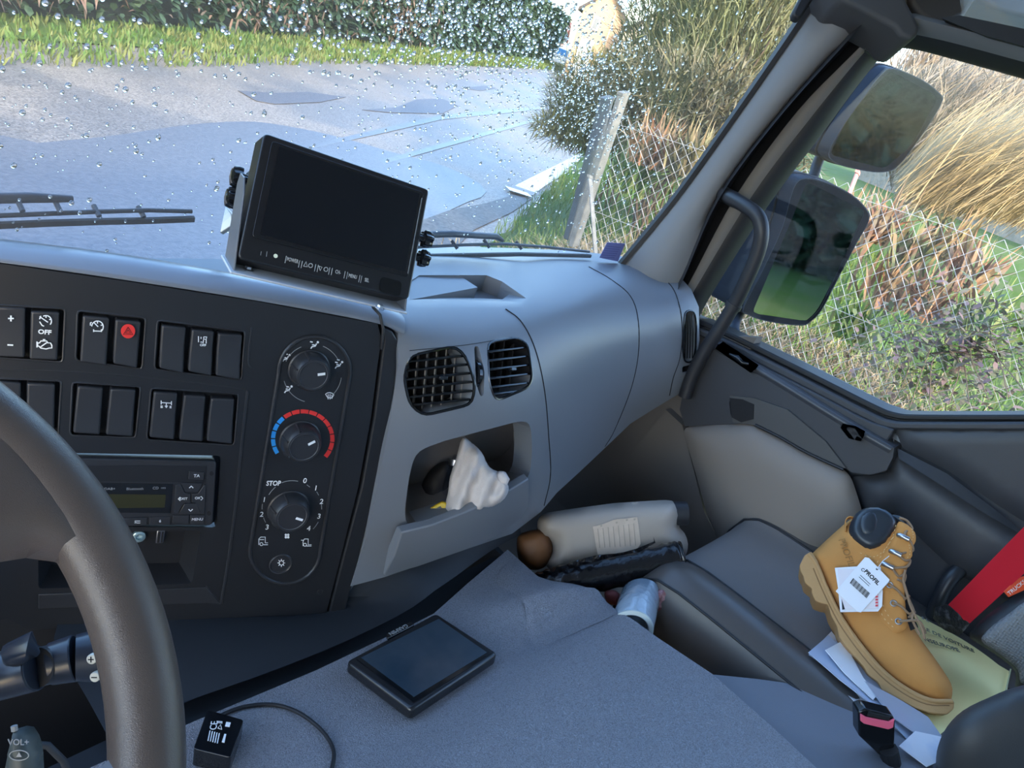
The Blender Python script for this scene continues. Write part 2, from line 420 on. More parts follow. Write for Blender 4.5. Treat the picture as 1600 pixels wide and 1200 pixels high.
for k in range(4):
    mb = MB(); x0 = 1071.5+k*4; mb.tube([dmap(x0, 492)-n_*.002, dmap(x0+.5, 520)-n_*.002, dmap(x0-.5, 560)-n_*.002], .0011, 6); link('vent_slat', mb, M_gloss, well)
rim = MB(); rim.tube([dmap(*p) for p in dens(endv, 6)]+[dmap(*endv[0])], .002, 8, False); link('vent_rim', rim, M_gloss, well)
deepwell('side_button', endb, n_, .004, M_gloss)

# ---- storage bin with pulled-down lid
nb = dnorm(740, 740)
binw = MB(); top = [dmap(*p) for p in dens(binh, 10)]; cc = sum(top, V())/len(top); dd = V((.06, .085, -.012))
binw.loft([top, [p+dd*.5 for p in top], [cc+(p-cc)*.94+dd for p in top]], True, False); binw.f.append(tuple(range(2*len(top), 3*len(top)))); link('storage_pocket', binw, mat('pocket_lining', (.14, .13, .125), .6), dash, smooth=40)
# lid: a thick panel leaning out at the top
def lidp(px, py, o): return at(px, py, DT(px, py)-o*1.15)
lo = [(600, 900), (652, 886), (720, 862), (775, 838), (812, 812), (825, 792)]
hi = [(627, 832), (676, 820), (728, 800), (775, 778), (806, 760), (826, 748)]
rows = []
H_ = len(lo)
for k in range(H_):
    a = lidp(*hi[k], .030); b = lidp(*lo[k], .004); u = nz(a-b); th = nz(V((.25, .95, .1)))
    rows.append([a+th*.016-u*.004, a+u*.0, a-th*.001-u*.006, (a+b)/2+nb*.004, b, b+th*.012, (a+b)/2+th*.016])
lid = MB(); lid.loft(rows, True, True); link('pocket_lid', lid, M_dash, dash, smooth=40, bevel=.002)

# ------------------------------------------------------------------ console panel (black) with its wells
U1 = [(-30, 475), (102, 482), (98, 566), (-30, 557)]; U2 = [(121, 485), (228, 496), (222, 577), (118, 563)]; U3 = [(246, 500), (383, 517), (377, 594), (241, 577)]
L1 = [(-30, 590), (96, 595), (91, 682), (-30, 675)]; L2 = [(113, 597), (220, 604), (212, 684), (109, 680)]; L3 = [(236, 606), (373, 615), (366, 696), (229, 687)]
RAD = [(20, 706), (345, 712), (338, 824), (20, 822)]; USB = [(60, 832), (314, 829), (300, 912), (60, 920)]
wells = [rquad(q, 6, 2) for q in (U1, U2, U3, L1, L2, L3)]; radh = rquad(RAD, 6, 2); usbh = rquad(USB, 6, 2)
pout = [(-260, 378), (0, 412), (200, 440), (400, 471), (590, 506), (596, 530), (590, 570), (580, 650), (560, 760), (530, 880), (505, 976), (380, 968), (200, 972), (-260, 1010)]
pan = patch(pout, wells+[radh, usbh], 22, lambda u, v: kpx(u, v), skirt=-Nn*.03, hskirt=-Nn*.010)
link('console_panel', pan, M_blk, dash, smooth=30)
bk = MB(); bk.prism(K3([(-60, 430), (560, 520), (545, 690), (400, 700), (-60, 700)], -.0099), -Nn*.002); link('console_backing', bk, M_well, dash)
# raised ridges of the moulding
def ridge(pts, r=.0012, m=None, n=5): mb = MB(); mb.tube([kpx(p[0], p[1], -r*.3) for p in cat(pts, n)], r, 6); return link('moulded_ridge', mb, m or M_blk2, dash)
for q in (U1, U2, U3, L1, L2, L3): 
    e = rquad(q, 6, 2); mb = MB(); mb.tube(K3(e+[e[0]], 0), .0011, 6, False); link('switch_surround', mb, M_blk2, dash)
ridge([(393, 512), (388, 560), (392, 575)]); ridge([(387, 610), (379, 680), (368, 790), (356, 880), (345, 943)], .0022)
ridge([(345, 943), (300, 940), (220, 945)], .0015); ridge([(345, 943), (322, 915)], .001)
ridge([(0, 577), (150, 583), (300, 598), (383, 608)], .001)
# outer black strip right of the panel, with the gap between
def strip(poly, w0, w1, name, m, bevel=.002): mb = MB(); mb.prism(K3(poly, w1), -Nn*(w1-w0)); return link(name, mb, m, dash, bevel=bevel, smooth=40)
strip([(597, 511), (612, 517), (621, 532), (619, 575), (610, 640), (590, 740), (560, 870), (536, 965), (528, 980), (508, 979), (532, 882), (564, 760), (584, 650), (594, 570), (599, 530)], -.028, .003, 'console_edge_strip', M_blk)
strip([(621, 525), (632, 528), (628, 600), (612, 690), (590, 790), (560, 905), (546, 930), (562, 860), (592, 740), (612, 640), (621, 575)], -.05, -.001, 'console_side_trim', M_dash, .003)

# hood roll above the console
hp = []
for (px, py, pb, qb) in [(-260, 340, -260, 378), (-60, 367, -60, 404), (0, 375, 0, 412), (100, 386, 100, 425), (200, 399, 200, 440), (300, 416, 300, 455), (400, 434, 400, 471), (500, 452, 500, 489), (575, 468, 590, 506), (612, 480, 612, 514), (630, 490, 630, 524)]:
    b = kpx(pb, qb, .003); c = kpx(px, py, .004); r_ = ray(px, py); c = r_*((c.dot(CF)+.035)/r_.dot(CF))
    bk_ = c+V((.012, .05, -.035)); hp.append([b-Nn*.02, b, b*.72+c*.28-Nn*-.004, b*.35+c*.65+V((-.001, -.006, .001)), c, bk_*.6+c*.4+V((0, 0, .012)), bk_, bk_+V((0, .04, -.06))])
hd = MB(); hd.loft(hp); link('console_hood', hd, M_hood, dash, smooth=80, sub=1)
# dash top left of the monitor, behind the hood
tp = MB(); pts = [V((-.3, .845, zt)), V((.86, .845, zt)), V((.86, .75, zt)), V((.60, .70, zt-.002)), V((.3, .80, zt-.006)), V((-.3, .83, zt-.01))]
tp.prism(pts, V((0, 0, -.02))); link('dash_top', tp, M_dash, dash)
# corner piece between hood and passenger panel
# ---- rocker switches
SW = {
 'a': [(-4, 478), (40, 480), (39, 557), (-6, 555)], 'b': [(48, 485), (93, 487), (90, 561), (46, 559)],
 'c': [(129, 492), (171, 496), (166, 570), (125, 563)], 'd': [(180, 498), (220, 502), (214, 574), (176, 566)],
 'e': [(252, 507), (290, 511), (286, 582), (248, 573)], 'f': [(299, 514), (334, 517), (330, 586), (293, 578)], 'g': [(340, 520), (378, 522), (374, 592), (336, 585)],
 'h': [(-12, 593), (33, 597), (32, 673), (-12, 668)], 'i': [(42, 597), (86, 599), (85, 675), (41, 671)],
 'j': [(121, 602), (161, 605), (156, 677), (114, 674)], 'k': [(172, 606), (212, 608), (207, 680), (165, 677)],
 'l': [(240, 611), (277, 613), (272, 685), (233, 681)], 'm': [(287, 616), (321, 618), (316, 688), (279, 685)], 'n': [(329, 621), (366, 622), (362, 692), (322, 687)]}
SO = {}
for k, q in SW.items():
    a, b, c, d = q; ml = ((a[0]*.5+d[0]*.5), (a[1]*.5+d[1]*.5)); mr = ((b[0]*.5+c[0]*.5), (b[1]*.5+c[1]*.5))
    prof = [kpx(*a, .0035), kpx(*b, .0035), kpx(*mr, .0015), kpx(*c, .005), kpx(*d, .005), kpx(*ml, .0015)]
    mb = MB(); base = [p-Nn*.012 for p in prof]; mb.add(prof+base, [(0, 1, 2, 5), (5, 2, 3, 4)]+[(i, (i+1) % 6, (i+1) % 6+6, i+6) for i in range(6)])
    SO[k] = link('rocker_switch', mb, M_blk2, dash, smooth=40, bevel=.0022, seg=3)
def kstroke(lines, parent, wd=1.4, w_=.0053, m=None, name='switch_symbol'):
    mb = MB()
    for l in lines: mb.ribbon([kpx(x, y, w_) for x, y in l], Nn, wd*.00072)
    return link(name, mb, m or M_white, parent, smooth=0)
def arc(cx, cy, r, a0, a1, n=14, sy=1.0): return [(cx+r*cos(radians(a0+(a1-a0)*i/n)), cy-r*sy*sin(radians(a0+(a1-a0)*i/n))) for i in range(n+1)]
def kdisc(cx, cy, r, w_, m, parent, name='disc', th=.0006, n=28):
    mb = MB(); mb.prism([kpx(*p, w_) for p in arc(cx, cy, r, 0, 360, n)[:-1]], Nn*th); return link(name, mb, m, parent, smooth=0)
def ktext(s, px, py, hpx, parent, w_=.0053, m=None, name='lettering', align='CENTER', rot=0, bold=0, xs=1.0):
    c = kpx(px, py, w_); t = c.dot(CF); f = at_k(px, py, w_)
    if rot: f = Fr(f.o, D1*cos(radians(rot))+D2*sin(radians(rot)), -D1*sin(radians(rot))+D2*cos(radians(rot)), Nn)
    return text(s, f, hpx/FOC*t*1.45, m or M_white, parent, name, .0002, align, bold, xs)
kstroke([[(13, 495), (22, 495)], [(17.5, 490.5), (17.5, 499.5)]], SO['a'], 1.8); kstroke([[(12, 536), (21, 536.5)]], SO['a'], 2)
kstroke([arc(72, 499, 8.5, 120, -40), [(62, 492), (75, 501)], [(64, 491), (62, 496)], [(72, 491), (72, 494)], [(80, 496), (77, 497)], [(62, 500), (66, 506), (69, 507)]], SO['b'])
ktext('OFF', 70, 516.5, 7, SO['b'], bold=.0002)
kstroke([[(59, 533), (62, 533), (64, 530), (73, 530), (75, 533), (79, 533), (81, 537), (81, 541), (77, 541), (72, 542.5), (64, 541), (61, 538), (59, 538), (59, 533)], [(58, 531), (58, 540)], [(64, 539), (74, 532)], [(67, 528), (71, 528)]], SO['b'], 1.5)
kstroke([arc(152, 508, 9, 175, -45), [(141, 506), (141, 502), (143, 501)], [(147, 502), (153, 508)], [(146, 514.5), (158, 515)], [(146, 512), (146, 516)], [(158, 512), (158, 516)], [(152, 500), (152, 503)], [(160, 505), (157, 506)]], SO['c'])
kdisc(199.5, 515, 11, .0051, M_red, SO['d'], 'hazard_disc')
kstroke([[(199.5, 508.5), (207, 520), (192, 520), (199.5, 508.5)], [(199.5, 512.5), (203.5, 518), (195.5, 518), (199.5, 512.5)]], SO['d'], .9, .0058, mat('print_darkred', (.12, .005, .005), .5))
kstroke([[(309, 523), (309, 532)], [(312, 532), (315, 532)], [(313, 524), (313, 527)], [(317, 524), (322, 524), (321, 528), (317, 527), (317, 524)], [(317, 528), (316, 534)], [(321, 528), (321, 534)]], SO['f'], 1.2); ktext('OFF', 316, 537, 3.6, SO['f'], bold=.0001)
kstroke([[(251, 623), (251, 629)], [(267, 624), (267, 630)], [(251, 626), (267, 627)], [(259, 627), (259, 633)], [(257, 631), (259, 634), (261, 631)], [(250, 631.5), (253.5, 631.7)], [(250, 633.5), (253.5, 633.7)], [(264, 632), (267, 632.3)], [(264, 634), (267, 634.3)]], SO['l'], 1.3)

# ---- climate panel
pill = []
for a in range(180, -1, -12): pill.append((491+56*cos(radians(a)), 582-57*sin(radians(a))))
for a in range(0, -181, -12): pill.append((445+54*cos(radians(a))*1.02, 858-53*sin(radians(a))))
cp = link('climate_panel', patch(pill, [], 30, lambda u, v: kpx(u, v, .0012), skirt=-Nn*.004), M_blk, dash, smooth=30)
ro = MB(); ro.tube(K3(pill+[pill[0]], .0012), .0024, 8, False); link('panel_rim', ro, M_blk2, cp)
def knob(cx, cy, rpx, ang, h=.022):
    f = at_k(cx, cy, .0012); r = rpx*.99/FOC*f.o.dot(CF)
    kb = MB(); kb.lathe(f, [(r*1.06, 0), (r*1.06, .002), (r, .003), (r*.985, .010), (r*.93, .0165), (r*.86, h-.002), (r*.80, h), (r*.72, h), (r*.70, h-.0012)], 40, True)
    o = link('control_knob', kb, M_blk2, dash, smooth=40)
    rg = MB(); rg.lathe(f, [(r*.70, h-.001), (r*.715, h+.0003), (r*.73, h-.001)], 40, False); link('knob_ring', rg, M_grey if False else M_metal2, o)
    cpz = MB(); cpz.lathe(f, [(r*.70, h-.0016), (.0001, h-.0014)], 30, False); link('knob_cap', cpz, M_blk, o)
    for a in (112, 165, 222): 
        g = MB(); A = radians(a); rr = [f.p(r*1.0*cos(A), r*1.0*sin(A), .005), f.p(r*.98*cos(A), r*.98*sin(A), .011), f.p(r*.86*cos(A), r*.86*sin(A), h-.001)]
        g.tube(rr, .0013, 6); link('knob_rib', g, M_blk2, o)
    A = radians(ang); d = f.x*cos(A)+f.y*sin(A); g = MB(); c0 = f.p(0, 0, h-.0012); g.ribbon([c0+d*r*.22, c0+d*r*.60], Nn, .0031, .0006); link('pointer_mark', g, M_white, o)
    return o
M_metal2 = mat('knob_ring_grey', (.12, .12, .13), .3)
knob(482, 576, 31, 12); knob(468, 686, 31, 32); knob(450, 794, 31, -20)
def kmark(lines, wd=1.3, m=None, name='scale_mark'): return kstroke(lines, cp, wd, .0016, m, name)
C1 = (487, 583); kmark([arc(*C1, 45, 255, 195)], 1, M_grey); kmark([arc(*C1, 45, 155, 112)], 1, M_grey); kmark([arc(*C1, 46, 68, 28)], 1, M_grey); kmark([arc(*C1, 46, -8, -45)], 1, M_grey)
def person_icon(x, y, arrows):
    L = [[(x+3, y-1), (x+1, y+3), (x-4, y+4), (x-6, y+7)], [(x+1, y+3), (x-1, y+1), (x-4, y+1)]]
    for dx, dy in arrows: L.append([(x+dx-3, y+dy-1), (x+dx+1, y+dy)])
    kmark(L, 2.0); kdisc(x+5, y-3, 1.8, .0016, M_white, cp, 'symbol_dot', .0003, 10)
person_icon(491, 537, [(-4, -3)]); person_icon(447, 557, [(-4, -2), (1, -4)]); person_icon(450, 606, [(0, -2)]); person_icon(529, 568, [(-3, -2), (0, -6)])
kmark([[(508, 615), (511, 613), (515, 612.5), (519, 614), (521, 616)], [(508, 615), (511, 620), (518, 621), (521, 616)], [(512, 615), (512, 623)], [(515, 615), (515, 623)], [(518, 616), (518, 622)]], 1.2)
def seg(a0, a1, m, nm):
    mb = MB(); o_ = arc(472.5, 685, 49.5, a0, a1, 4, .93); i_ = arc(472.5, 685, 43, a0, a1, 4, .93); mb.prism([kpx(*p, .0014) for p in o_+i_[::-1]], Nn*.0004); link(nm, mb, m, cp, smooth=0)
for k in range(5): seg(211-k*16.5, 197-k*16.5, M_blue, 'cold_segment')
for k in range(10): seg(128-k*17, 113-k*17, M_red, 'heat_segment')
C3 = (456, 793)
kmark([arc(*C3, 43, 112, 78)], 1.1, M_grey); kmark([arc(*C3, 43, 58, 50)], 1, M_grey); kmark([arc(*C3, 46, 34, 26)], 1, M_grey); kmark([arc(*C3, 46, 8, -2)], 1, M_grey); kmark([arc(*C3, 46, -28, -45)], 1, M_grey); kmark([arc(*C3, 47, 172, 182)], 1, M_grey); kmark([arc(*C3, 47, 198, 208)], 1, M_grey); kmark([arc(*C3, 42, 150, 128)], 1, M_grey)
ktext('STOP', 427, 754.5, 8, cp, .0016, bold=.0002, xs=.8)
for s, x, y in (('0', 476, 750.5), ('1', 493, 762), ('2', 502, 783), ('3', 498, 806), ('4', 482, 825), ('1', 412.5, 780), ('2', 408.5, 803), ('3', 417, 823)): ktext(s, x, y, 8.5, cp, .0016)
kmark([[(404, 850), (404, 841), (407, 838), (414, 838), (414, 847), (418, 847)], arc(408, 849, 2.4, 0, 360, 10), [(405, 842), (412, 842)], [(411, 850), (418, 850)]], 1.1)
kmark([[(473, 852), (473, 845), (475, 841), (481, 841), (481, 850), (486, 850)], arc(476, 850, 2.4, 0, 360, 10), [(470, 843), (474, 843)], [(478, 852), (486, 852)]], 1.1)
for a in range(45, 405, 90): kdisc(448+2.6*cos(radians(a)), 836.5+2.6*sin(radians(a)), 1.9, .0016, M_white, cp, 'symbol_dot', .0003, 8)
fb = MB(); f_ = at_k(438, 880, .0012); fb.lathe(f_, [(.0150, 0), (.0150, .0012), (.0140, .0022), (.0130, .0016), (.0125, .0004), (.0001, .0007)], 36, False); ab = link('round_button', fb, M_blk2, dash)
kk = []
for a in range(0, 360, 45): kk.append([(439+3.2*cos(radians(a)), 878+3.2*sin(radians(a))), (439+6*cos(radians(a)), 878+6*sin(radians(a)))])
kk.append(arc(439, 878, 3.4, 0, 360, 12)); kstroke(kk, ab, 1.2, .0022)
for x, y in ((500, 925), (426, 968), (490, 968)): kb = MB(); kb.lathe(at_k(x, y, 0), [(.0042, 0), (.0042, .0008), (.003, .0008), (.0028, -.001), (.0001, -.001)], 16, False); link('screw_hole', kb, M_blk2, dash)

# ---- USB tray
ub = MB(); e = K3(usbh, 0); cc = sum(e, V())/len(e); bt = [cc+(p-cc)*.86+V((0, 0, .003))-Nn*.035 for p in e]; ub.loft([e, bt], True, False); ub.f.append(tuple(range(len(e), 2*len(e)))); tray = link('socket_tray', ub, M_blk, dash, smooth=40)
f_ = Fr(kpx(220, 858, -.031), D1, D2, Nn); au = MB(); au.lathe(f_, [(.0075, 0), (.0075, .004), (.0062, .0048), (.0038, .0048), (.0034, .002), (.0001, .001)], 28, False); link('audio_socket', au, mat('socket_ring', (.35, .5, .55), .3, .6), tray)
f_ = Fr(kpx(254, 857, -.031), D1, D2, Nn); us = MB(); us.prism([f_.p(*p, .003) for p in [(-.0045, -.009), (.0045, -.009), (.0045, .009), (-.0045, .009)]], Nn*.002, 3); uo = link('usb_socket', us, M_metal, tray, bevel=.0008)
us = MB(); us.box(f_, -.0032, -.0002, -.0078, .0078, .0051, .0056); link('socket_slot', us, M_well, tray); us = MB(); us.box(f_, .001, .0032, -.0078, .0078, .0051, .0056); link('socket_slot', us, M_well, tray)
link('tray_ledge', MB().prism(K3([(60, 928), (322, 917), (343, 941), (60, 950)], .0), Nn*.0015), M_blk2, dash, bevel=.001)

# ---- radio
rad = thing('car_radio', 'black car radio with a dim olive display mounted below the rocker switches', 'radio', kpx(200, 815))
rb = MB(); rb.prism(K3(rquad([(26, 710), (337, 716), (331, 816), (26, 814)], 6, 2), .008), -Nn*.03); link('faceplate', rb, M_blk2, rad, bevel=.0015)
def rpl(poly, w0, w1, name, m, bevel=.0004): mb = MB(); mb.prism(K3(poly, w1), -Nn*(w1-w0)); return link(name, mb, m, rad, bevel=bevel, smooth=30)
rpl([(80, 748), (269, 751), (265, 796), (80, 794)], .0075, .0088, 'display_window', mat('display_glass', (.008, .009, .011), .25)); rpl([(150, 766), (258, 767), (256, 787), (150, 788)], .0088, .0091, 'lcd_panel', mat('lcd_olive', (.028, .028, .008), .4), 0)
rpl([(60, 721), (322, 723), (320, 749), (60, 746)], .0075, .0084, 'upper_cover', M_blk)
def rbtn(poly, s=None, h=5, m=M_blk2):
    o = rpl(poly, .0078, .0098, 'radio_button', m, .0006)
    if s: cx = sum(p[0] for p in poly)/len(poly); cy = sum(p[1] for p in poly)/len(poly); ktext(s, cx, cy, h, o, .0101)
    return o
rbtn([(294, 731), (318, 732), (317, 744), (293, 743)], 'TA', 5)
o = rbtn([(281, 749), (316, 749), (308, 763), (288, 763)]); kstroke([[(294, 756), (297, 753), (300, 756)]], o, 1.6, .0101)
o = rbtn([(273, 752), (280, 750), (287, 764), (296, 766), (296, 780), (286, 780), (277, 795), (271, 795)]); ktext('EXIT', 285, 773, 4, o, .0101); kstroke([[(280, 770), (277, 773), (280, 776)]], o, 1, .0101)
o = rbtn([(317, 752), (320, 752), (318, 796), (312, 796), (304, 780), (298, 779), (298, 766), (308, 765)]); ktext('OK', 307, 772, 4, o, .0101); kstroke([[(312, 769), (315, 772), (312, 775)]], o, 1, .0101)
o = rbtn([(287, 781), (305, 780), (312, 796), (278, 796)], None, 4, M_blk2); kstroke([[(293, 789), (296, 792), (299, 789)]], o, 1.6, .0101)
rbtn([(296, 799), (318, 799), (317, 811), (295, 811)], 'MENU', 4.2); rbtn([(269, 799), (294, 799), (293, 811), (268, 811)]); rbtn([(233, 802), (266, 801), (264, 813), (232, 814)], '6', 4.5)
o = rbtn([(193, 803), (229, 802), (228, 814), (192, 816)], '5', 4.5); kstroke([[(212, 807), (218, 807)], [(212, 810), (218, 810)]], o, 1, .0101)
rbtn([(150, 804), (189, 803), (188, 816), (150, 817)], '4', 4.5)
for s, x, y in (('DAB+', 171, 758), ('Bluetooth', 210, 758), ('CD', 242, 757), ('MP3', 254, 757)): ktext(s, x, y, 4.2 if s != 'MP3' else 2.6, rad, .0089, M_grey)
for x, y in ((329, 735), (325, 797)): kdisc(x, y, 3.2, .0081, M_well, rad, 'release_hole', .0003)

# ------------------------------------------------------------------ under-dash wall
COV = V((0, .17, 1.0)); cd_ = -.679
def cpl(px, py, h=0): return apl(px, py, COV, cd_+h)
lowb = [(200, 1190), (310, 1135), (420, 1095), (545, 1040), (620, 1000), (690, 960), (715, 942), (745, 918), (800, 868), (840, 850)]
A_ = [kpx(60, 975, -.012), kpx(200, 972, -.012), kpx(310, 968, -.012), kpx(400, 968, -.012), kpx(470, 975, -.012), kpx(525, 965, -.012), dmap(556, 900)+V((0, .035, .03)), dmap(600, 898)+V((0, .02, 0)), dmap(720, 855)+V((0, .03, 0)), dmap(840, 800)+V((0, .05, 0))]
lw = MB(); B_ = [cpl(*p)+V((0, .008, -.01)) for p in lowb]
lw.loft([[a, a*.5+b*.5+V((0, .045, 0)), b, b+V((0, .1, -.02))] for a, b in zip(A_, B_)]); link('lower_console', lw, M_navy, dash, smooth=60, sub=1)
# steering-column side of the dash, left of and below the console
lc = MB(); lc.prism([V((-.5, .90, -.70)), V((.36, .69, -.77)), V((.36, .60, -1.05)), V((-.5, .8, -1.05))], V((0, .06, 0))); link('knee_panel', lc, M_well, dash)
lc = MB(); lc.prism([V((.56, .74, -.43)), V((1.36, .74, -.43)), V((1.36, .74, -.66)), V((.56, .74, -.74))], V((0, .1, 0))); link('dash_core', lc, M_well, dash)
# ------------------------------------------------------------------ steering wheel
wa = radians(40); WN = V((0, -sin(wa), cos(wa))); wt = .40
WC = V((-.077, .271, -.331)); WX = V((1, 0, 0)); WF = Fr(WC, WX, WN.cross(WX), WN)
wheel = thing('steering_wheel', 'black leather steering wheel in front of the switch console', 'steering wheel', WC-WN*.05)
def wp(r, a, h=0): return WF.p(r*cos(a), r*sin(a), h)
rows = []
for i in range(120):
    a = 2*pi*i/120; rr = []
    for k in range(20):
        b = 2*pi*k/20; rr.append(wp(.2225+.0178*cos(b)*(1.0), a, -.0+.0155*sin(b)*(1 if sin(b) > 0 else 1.1)))
    rows.append(rr)
rows.append(rows[0]); r_ = MB(); r_.loft(rows, True); link('rim', r_, M_wheel, wheel, smooth=180, merge=True)
def spoke(px_poly_uv, h0, h1, m, name, T=.012): 
    return link(name, puff(px_poly_uv, .009, lambda u, v, h: WF.p(u, v, h0+h), T, .022, True, h1), m, wheel, smooth=180, merge=True)
# spoke that meets the rim at the upper right (rim angle where the photo shows it)
su = [WF.uv(x, y) for x, y in [(18, 648), (60, 690), (110, 760), (150, 830), (176, 900), (160, 915), (140, 925), (118, 893), (85, 878), (40, 872), (-10, 880), (-80, 900), (-160, 900), (-160, 700), (-60, 640)]]
spoke(su, .0, .012, M_wheel, 'spoke', .0148)
su2 = [WF.uv(x, y) for x, y in [(150, 1205), (215, 1145), (232, 1150), (240, 1190), (220, 1260), (120, 1330), (40, 1330), (90, 1270)]]
spoke(su2, .0, .01, mat('spoke_satin', (.16, .17, .2), .35), 'lower_spoke', .0165)
hub = MB(); hub.lathe(Fr(WC-WN*.02, WF.x, WF.y, WN), [(.085, -.05), (.095, -.02), (.09, .01), (.07, .022), (.0001, .026)], 40); link('hub', hub, M_vinyl, wheel, smooth=60)

# stalks behind the wheel
st = thing('wiper_stalk', 'blue-black control stalk with round plus and minus buttons behind the steering wheel', 'stalk', at(-40, 1070, .52))
a = at(-60, 1068, .52); b = at(20, 1052, .53); c = at(78, 1038, .54); d = at(118, 1028, .545); e = at(146, 1024, .55); M_stalk = mat('stalk_black', (.02, .026, .04), .28)
m = MB(); m.tube([a, b, at(58, 1043, .53)], [.017, .016, .0155], 20); link('stalk_base', m, M_stalk, st, smooth=50, bevel=.001)
m = MB(); m.tube([at(59, 1043, .53), c], [.0135, .0135], 20); link('stalk_ring', m, M_blk2, st, smooth=50)
m = MB(); m.tube([c, d], [.0145, .0165], 20); link('twist_collar', m, M_stalk, st, smooth=50, bevel=.001)
m = MB(); m.tube([at(119, 1028, .545), e, at(158, 1026, .555)], [.016, .018, .012], 20); link('stalk_end', m, M_stalk, st, smooth=50)
m = MB(); m.tube([at(10, 1040, .525), at(22, 1022, .52), at(45, 1012, .52), at(56, 1022, .525)], [.002, .009, .011, .003], 12); link('stalk_paddle', m, M_stalk, st, smooth=60)
M_btn = mat('button_ivory', (.6, .58, .5), .5)
for (x, y, s) in ((143, 1030, '+'), (148, 1058, '-')):
    cc = at(x, y, .533); f_ = Fr(cc, CR, CU, -CF); m = MB(); m.lathe(f_, [(.0035, -.006), (.0035, 0), (.003, .0006), (.0001, .0006)], 20, True); o = link('plus_minus_button', m, M_btn, st)
    m = MB(); m.ribbon([f_.p(-.002, 0, .0007), f_.p(.002, 0, .0007)], f_.z, .0008, .0002)
    if s == '+': m.ribbon([f_.p(0, -.002, .0007), f_.p(0, .002, .0007)], f_.z, .0008, .0002)
    link('button_symbol', m, M_well, o)
rs = thing('audio_remote_stalk', 'small grey-green volume remote at the bottom left under the steering column', 'remote control', at(30, 1230, .5))
pts = [(22, 1140), (32, 1143), (46, 1165), (52, 1190), (54, 1240), (6, 1240), (10, 1190), (16, 1160)]
f_ = Fr(at(30, 1190, .5), CR, CU, -CF)
m = puff([f_.uv(*p) for p in pts], .003, lambda u, v, h: f_.p(u, v, h), .006, .008, True, .02); link('remote_body', m, mat('remote_grey', (.06, .075, .075), .5), rs, smooth=180, merge=True)
ff = Fr(f_.p(0, 0, .0066), f_.x, f_.y, f_.z); g = Fr(ff.px(29, 1160), ff.x, ff.y, ff.z); text('VOL+', g, .0055, M_grey, rs, 'lettering')
m = MB(); c = ff.px(30, 1180); rr = [c+ff.x*.0062*cos(a)+ff.y*.0032*sin(a) for a in [2*pi*i/24 for i in range(25)]]; m.ribbon(rr, ff.z, .0005); m.prism([c+ff.x*-.0018-ff.y*.001, c+ff.x*.0018-ff.y*.001, c+ff.y*.002], ff.z*.0003); link('volume_symbol', m, M_grey, rs)
m = MB(); m.tube([at(22, 1134, .5), at(23, 1142, .5)], .002, 10); link('remote_tip', m, M_grey, rs)
cb = thing('steering_column', 'dark steering column shroud under the stalk', 'steering column', at(-60, 1230, .62))
m = MB(); m.tube([V((-.08, .36, -.44)), V((-.08, .46, -.58)), V((-.08, .55, -.72))], [.055, .07, .08], 24); link('column_shroud', m, M_navy, cb, smooth=60)
m = MB(); m.tube([at(30, 1162, .6), at(75, 1165, .61), at(100, 1190, .62), at(115, 1230, .64)], .003, 8); link('column_cable', m, M_navy, cb, smooth=60)

# ------------------------------------------------------------------ monitor on the dash
mt = .915
mL = nz(ray(2383, 887)); mU = -nz(ray(3008, 12272)); mU = nz(mU-mL*mL.dot(mU)); mN = mL.cross(mU)
mo = at(639, 468, mt); MF = Fr(mo, mL, mU, mN)
Q = [MF.uv(*p) for p in ((372, 404), (639, 468), (671, 296), (413, 207))]
mon = thing('dash_monitor', 'black rear-view monitor with a blank screen on a U bracket on the dashboard hood', 'monitor', MF.px(500, 440))
def mq(s, t): # bilinear
    a, b, c, d = [V(q) for q in Q]; return a*(1-s)*(1-t)+b*s*(1-t)+c*s*t+d*(1-s)*t
def mpl(poly, w_=0): return [MF.p(*MF.uv(*p), w_) for p in poly]
body_ = rquad([(Q[i][0], Q[i][1]) for i in range(4)], .006, 4)
m = MB(); m.prism([MF.p(u, v, 0) for u, v in body_], -MF.z*.028); link('monitor_case', m, M_gloss2 if False else mat('monitor_black', (.010, .010, .012), .28), mon, bevel=.002, seg=3)
cx = sum(q[0] for q in Q)/4; cy = sum(q[1] for q in Q)/4
m = MB(); m.prism([MF.p(cx+(u-cx)*.8, cy+(v-cy)*.78, -.028) for u, v in body_], -MF.z*.012); link('back_housing', m, M_blk, mon, bevel=.004)
SQ = [mq(.045, .185), mq(.965, .185), mq(.965, .955), mq(.045, .955)]
m = MB(); sq = rquad([(q.x, q.y) for q in SQ], .004); m.prism([MF.p(u, v, .0012) for u, v in sq], -MF.z*.0016); link('screen_bezel', m, mat('bezel_black', (.008, .008, .01), .22), mon, bevel=.0005)
S2 = [mq(.085, .22), mq(.935, .22), mq(.935, .93), mq(.085, .93)]
m = MB(); m.prism([MF.p(q.x, q.y, .0018) for q in S2], -MF.z*.0004); link('screen', m, mat('screen_black', (.003, .0035, .006), .3, spec=.4), mon, smooth=0)
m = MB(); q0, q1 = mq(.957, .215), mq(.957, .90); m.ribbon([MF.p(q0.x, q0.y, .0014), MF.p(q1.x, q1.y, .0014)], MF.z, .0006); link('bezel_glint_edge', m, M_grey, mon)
def mtext(s, px, py, h): g = MF.px(px, py, .0004); text(s, Fr(g, MF.x, MF.y, MF.z), h/FOC*mt*1.05, M_print, mon, 'lettering', .0002, xs=.62)
M_print = mat('monitor_print', (.45, .46, .45), .5)
mtext('POWER', 457, 407, 7.5); mtext('CH-', 528, 425.5, 7.5); mtext('MENU', 551, 432, 7.5); mtext('SEL', 573, 438, 7.5)
m = MB()
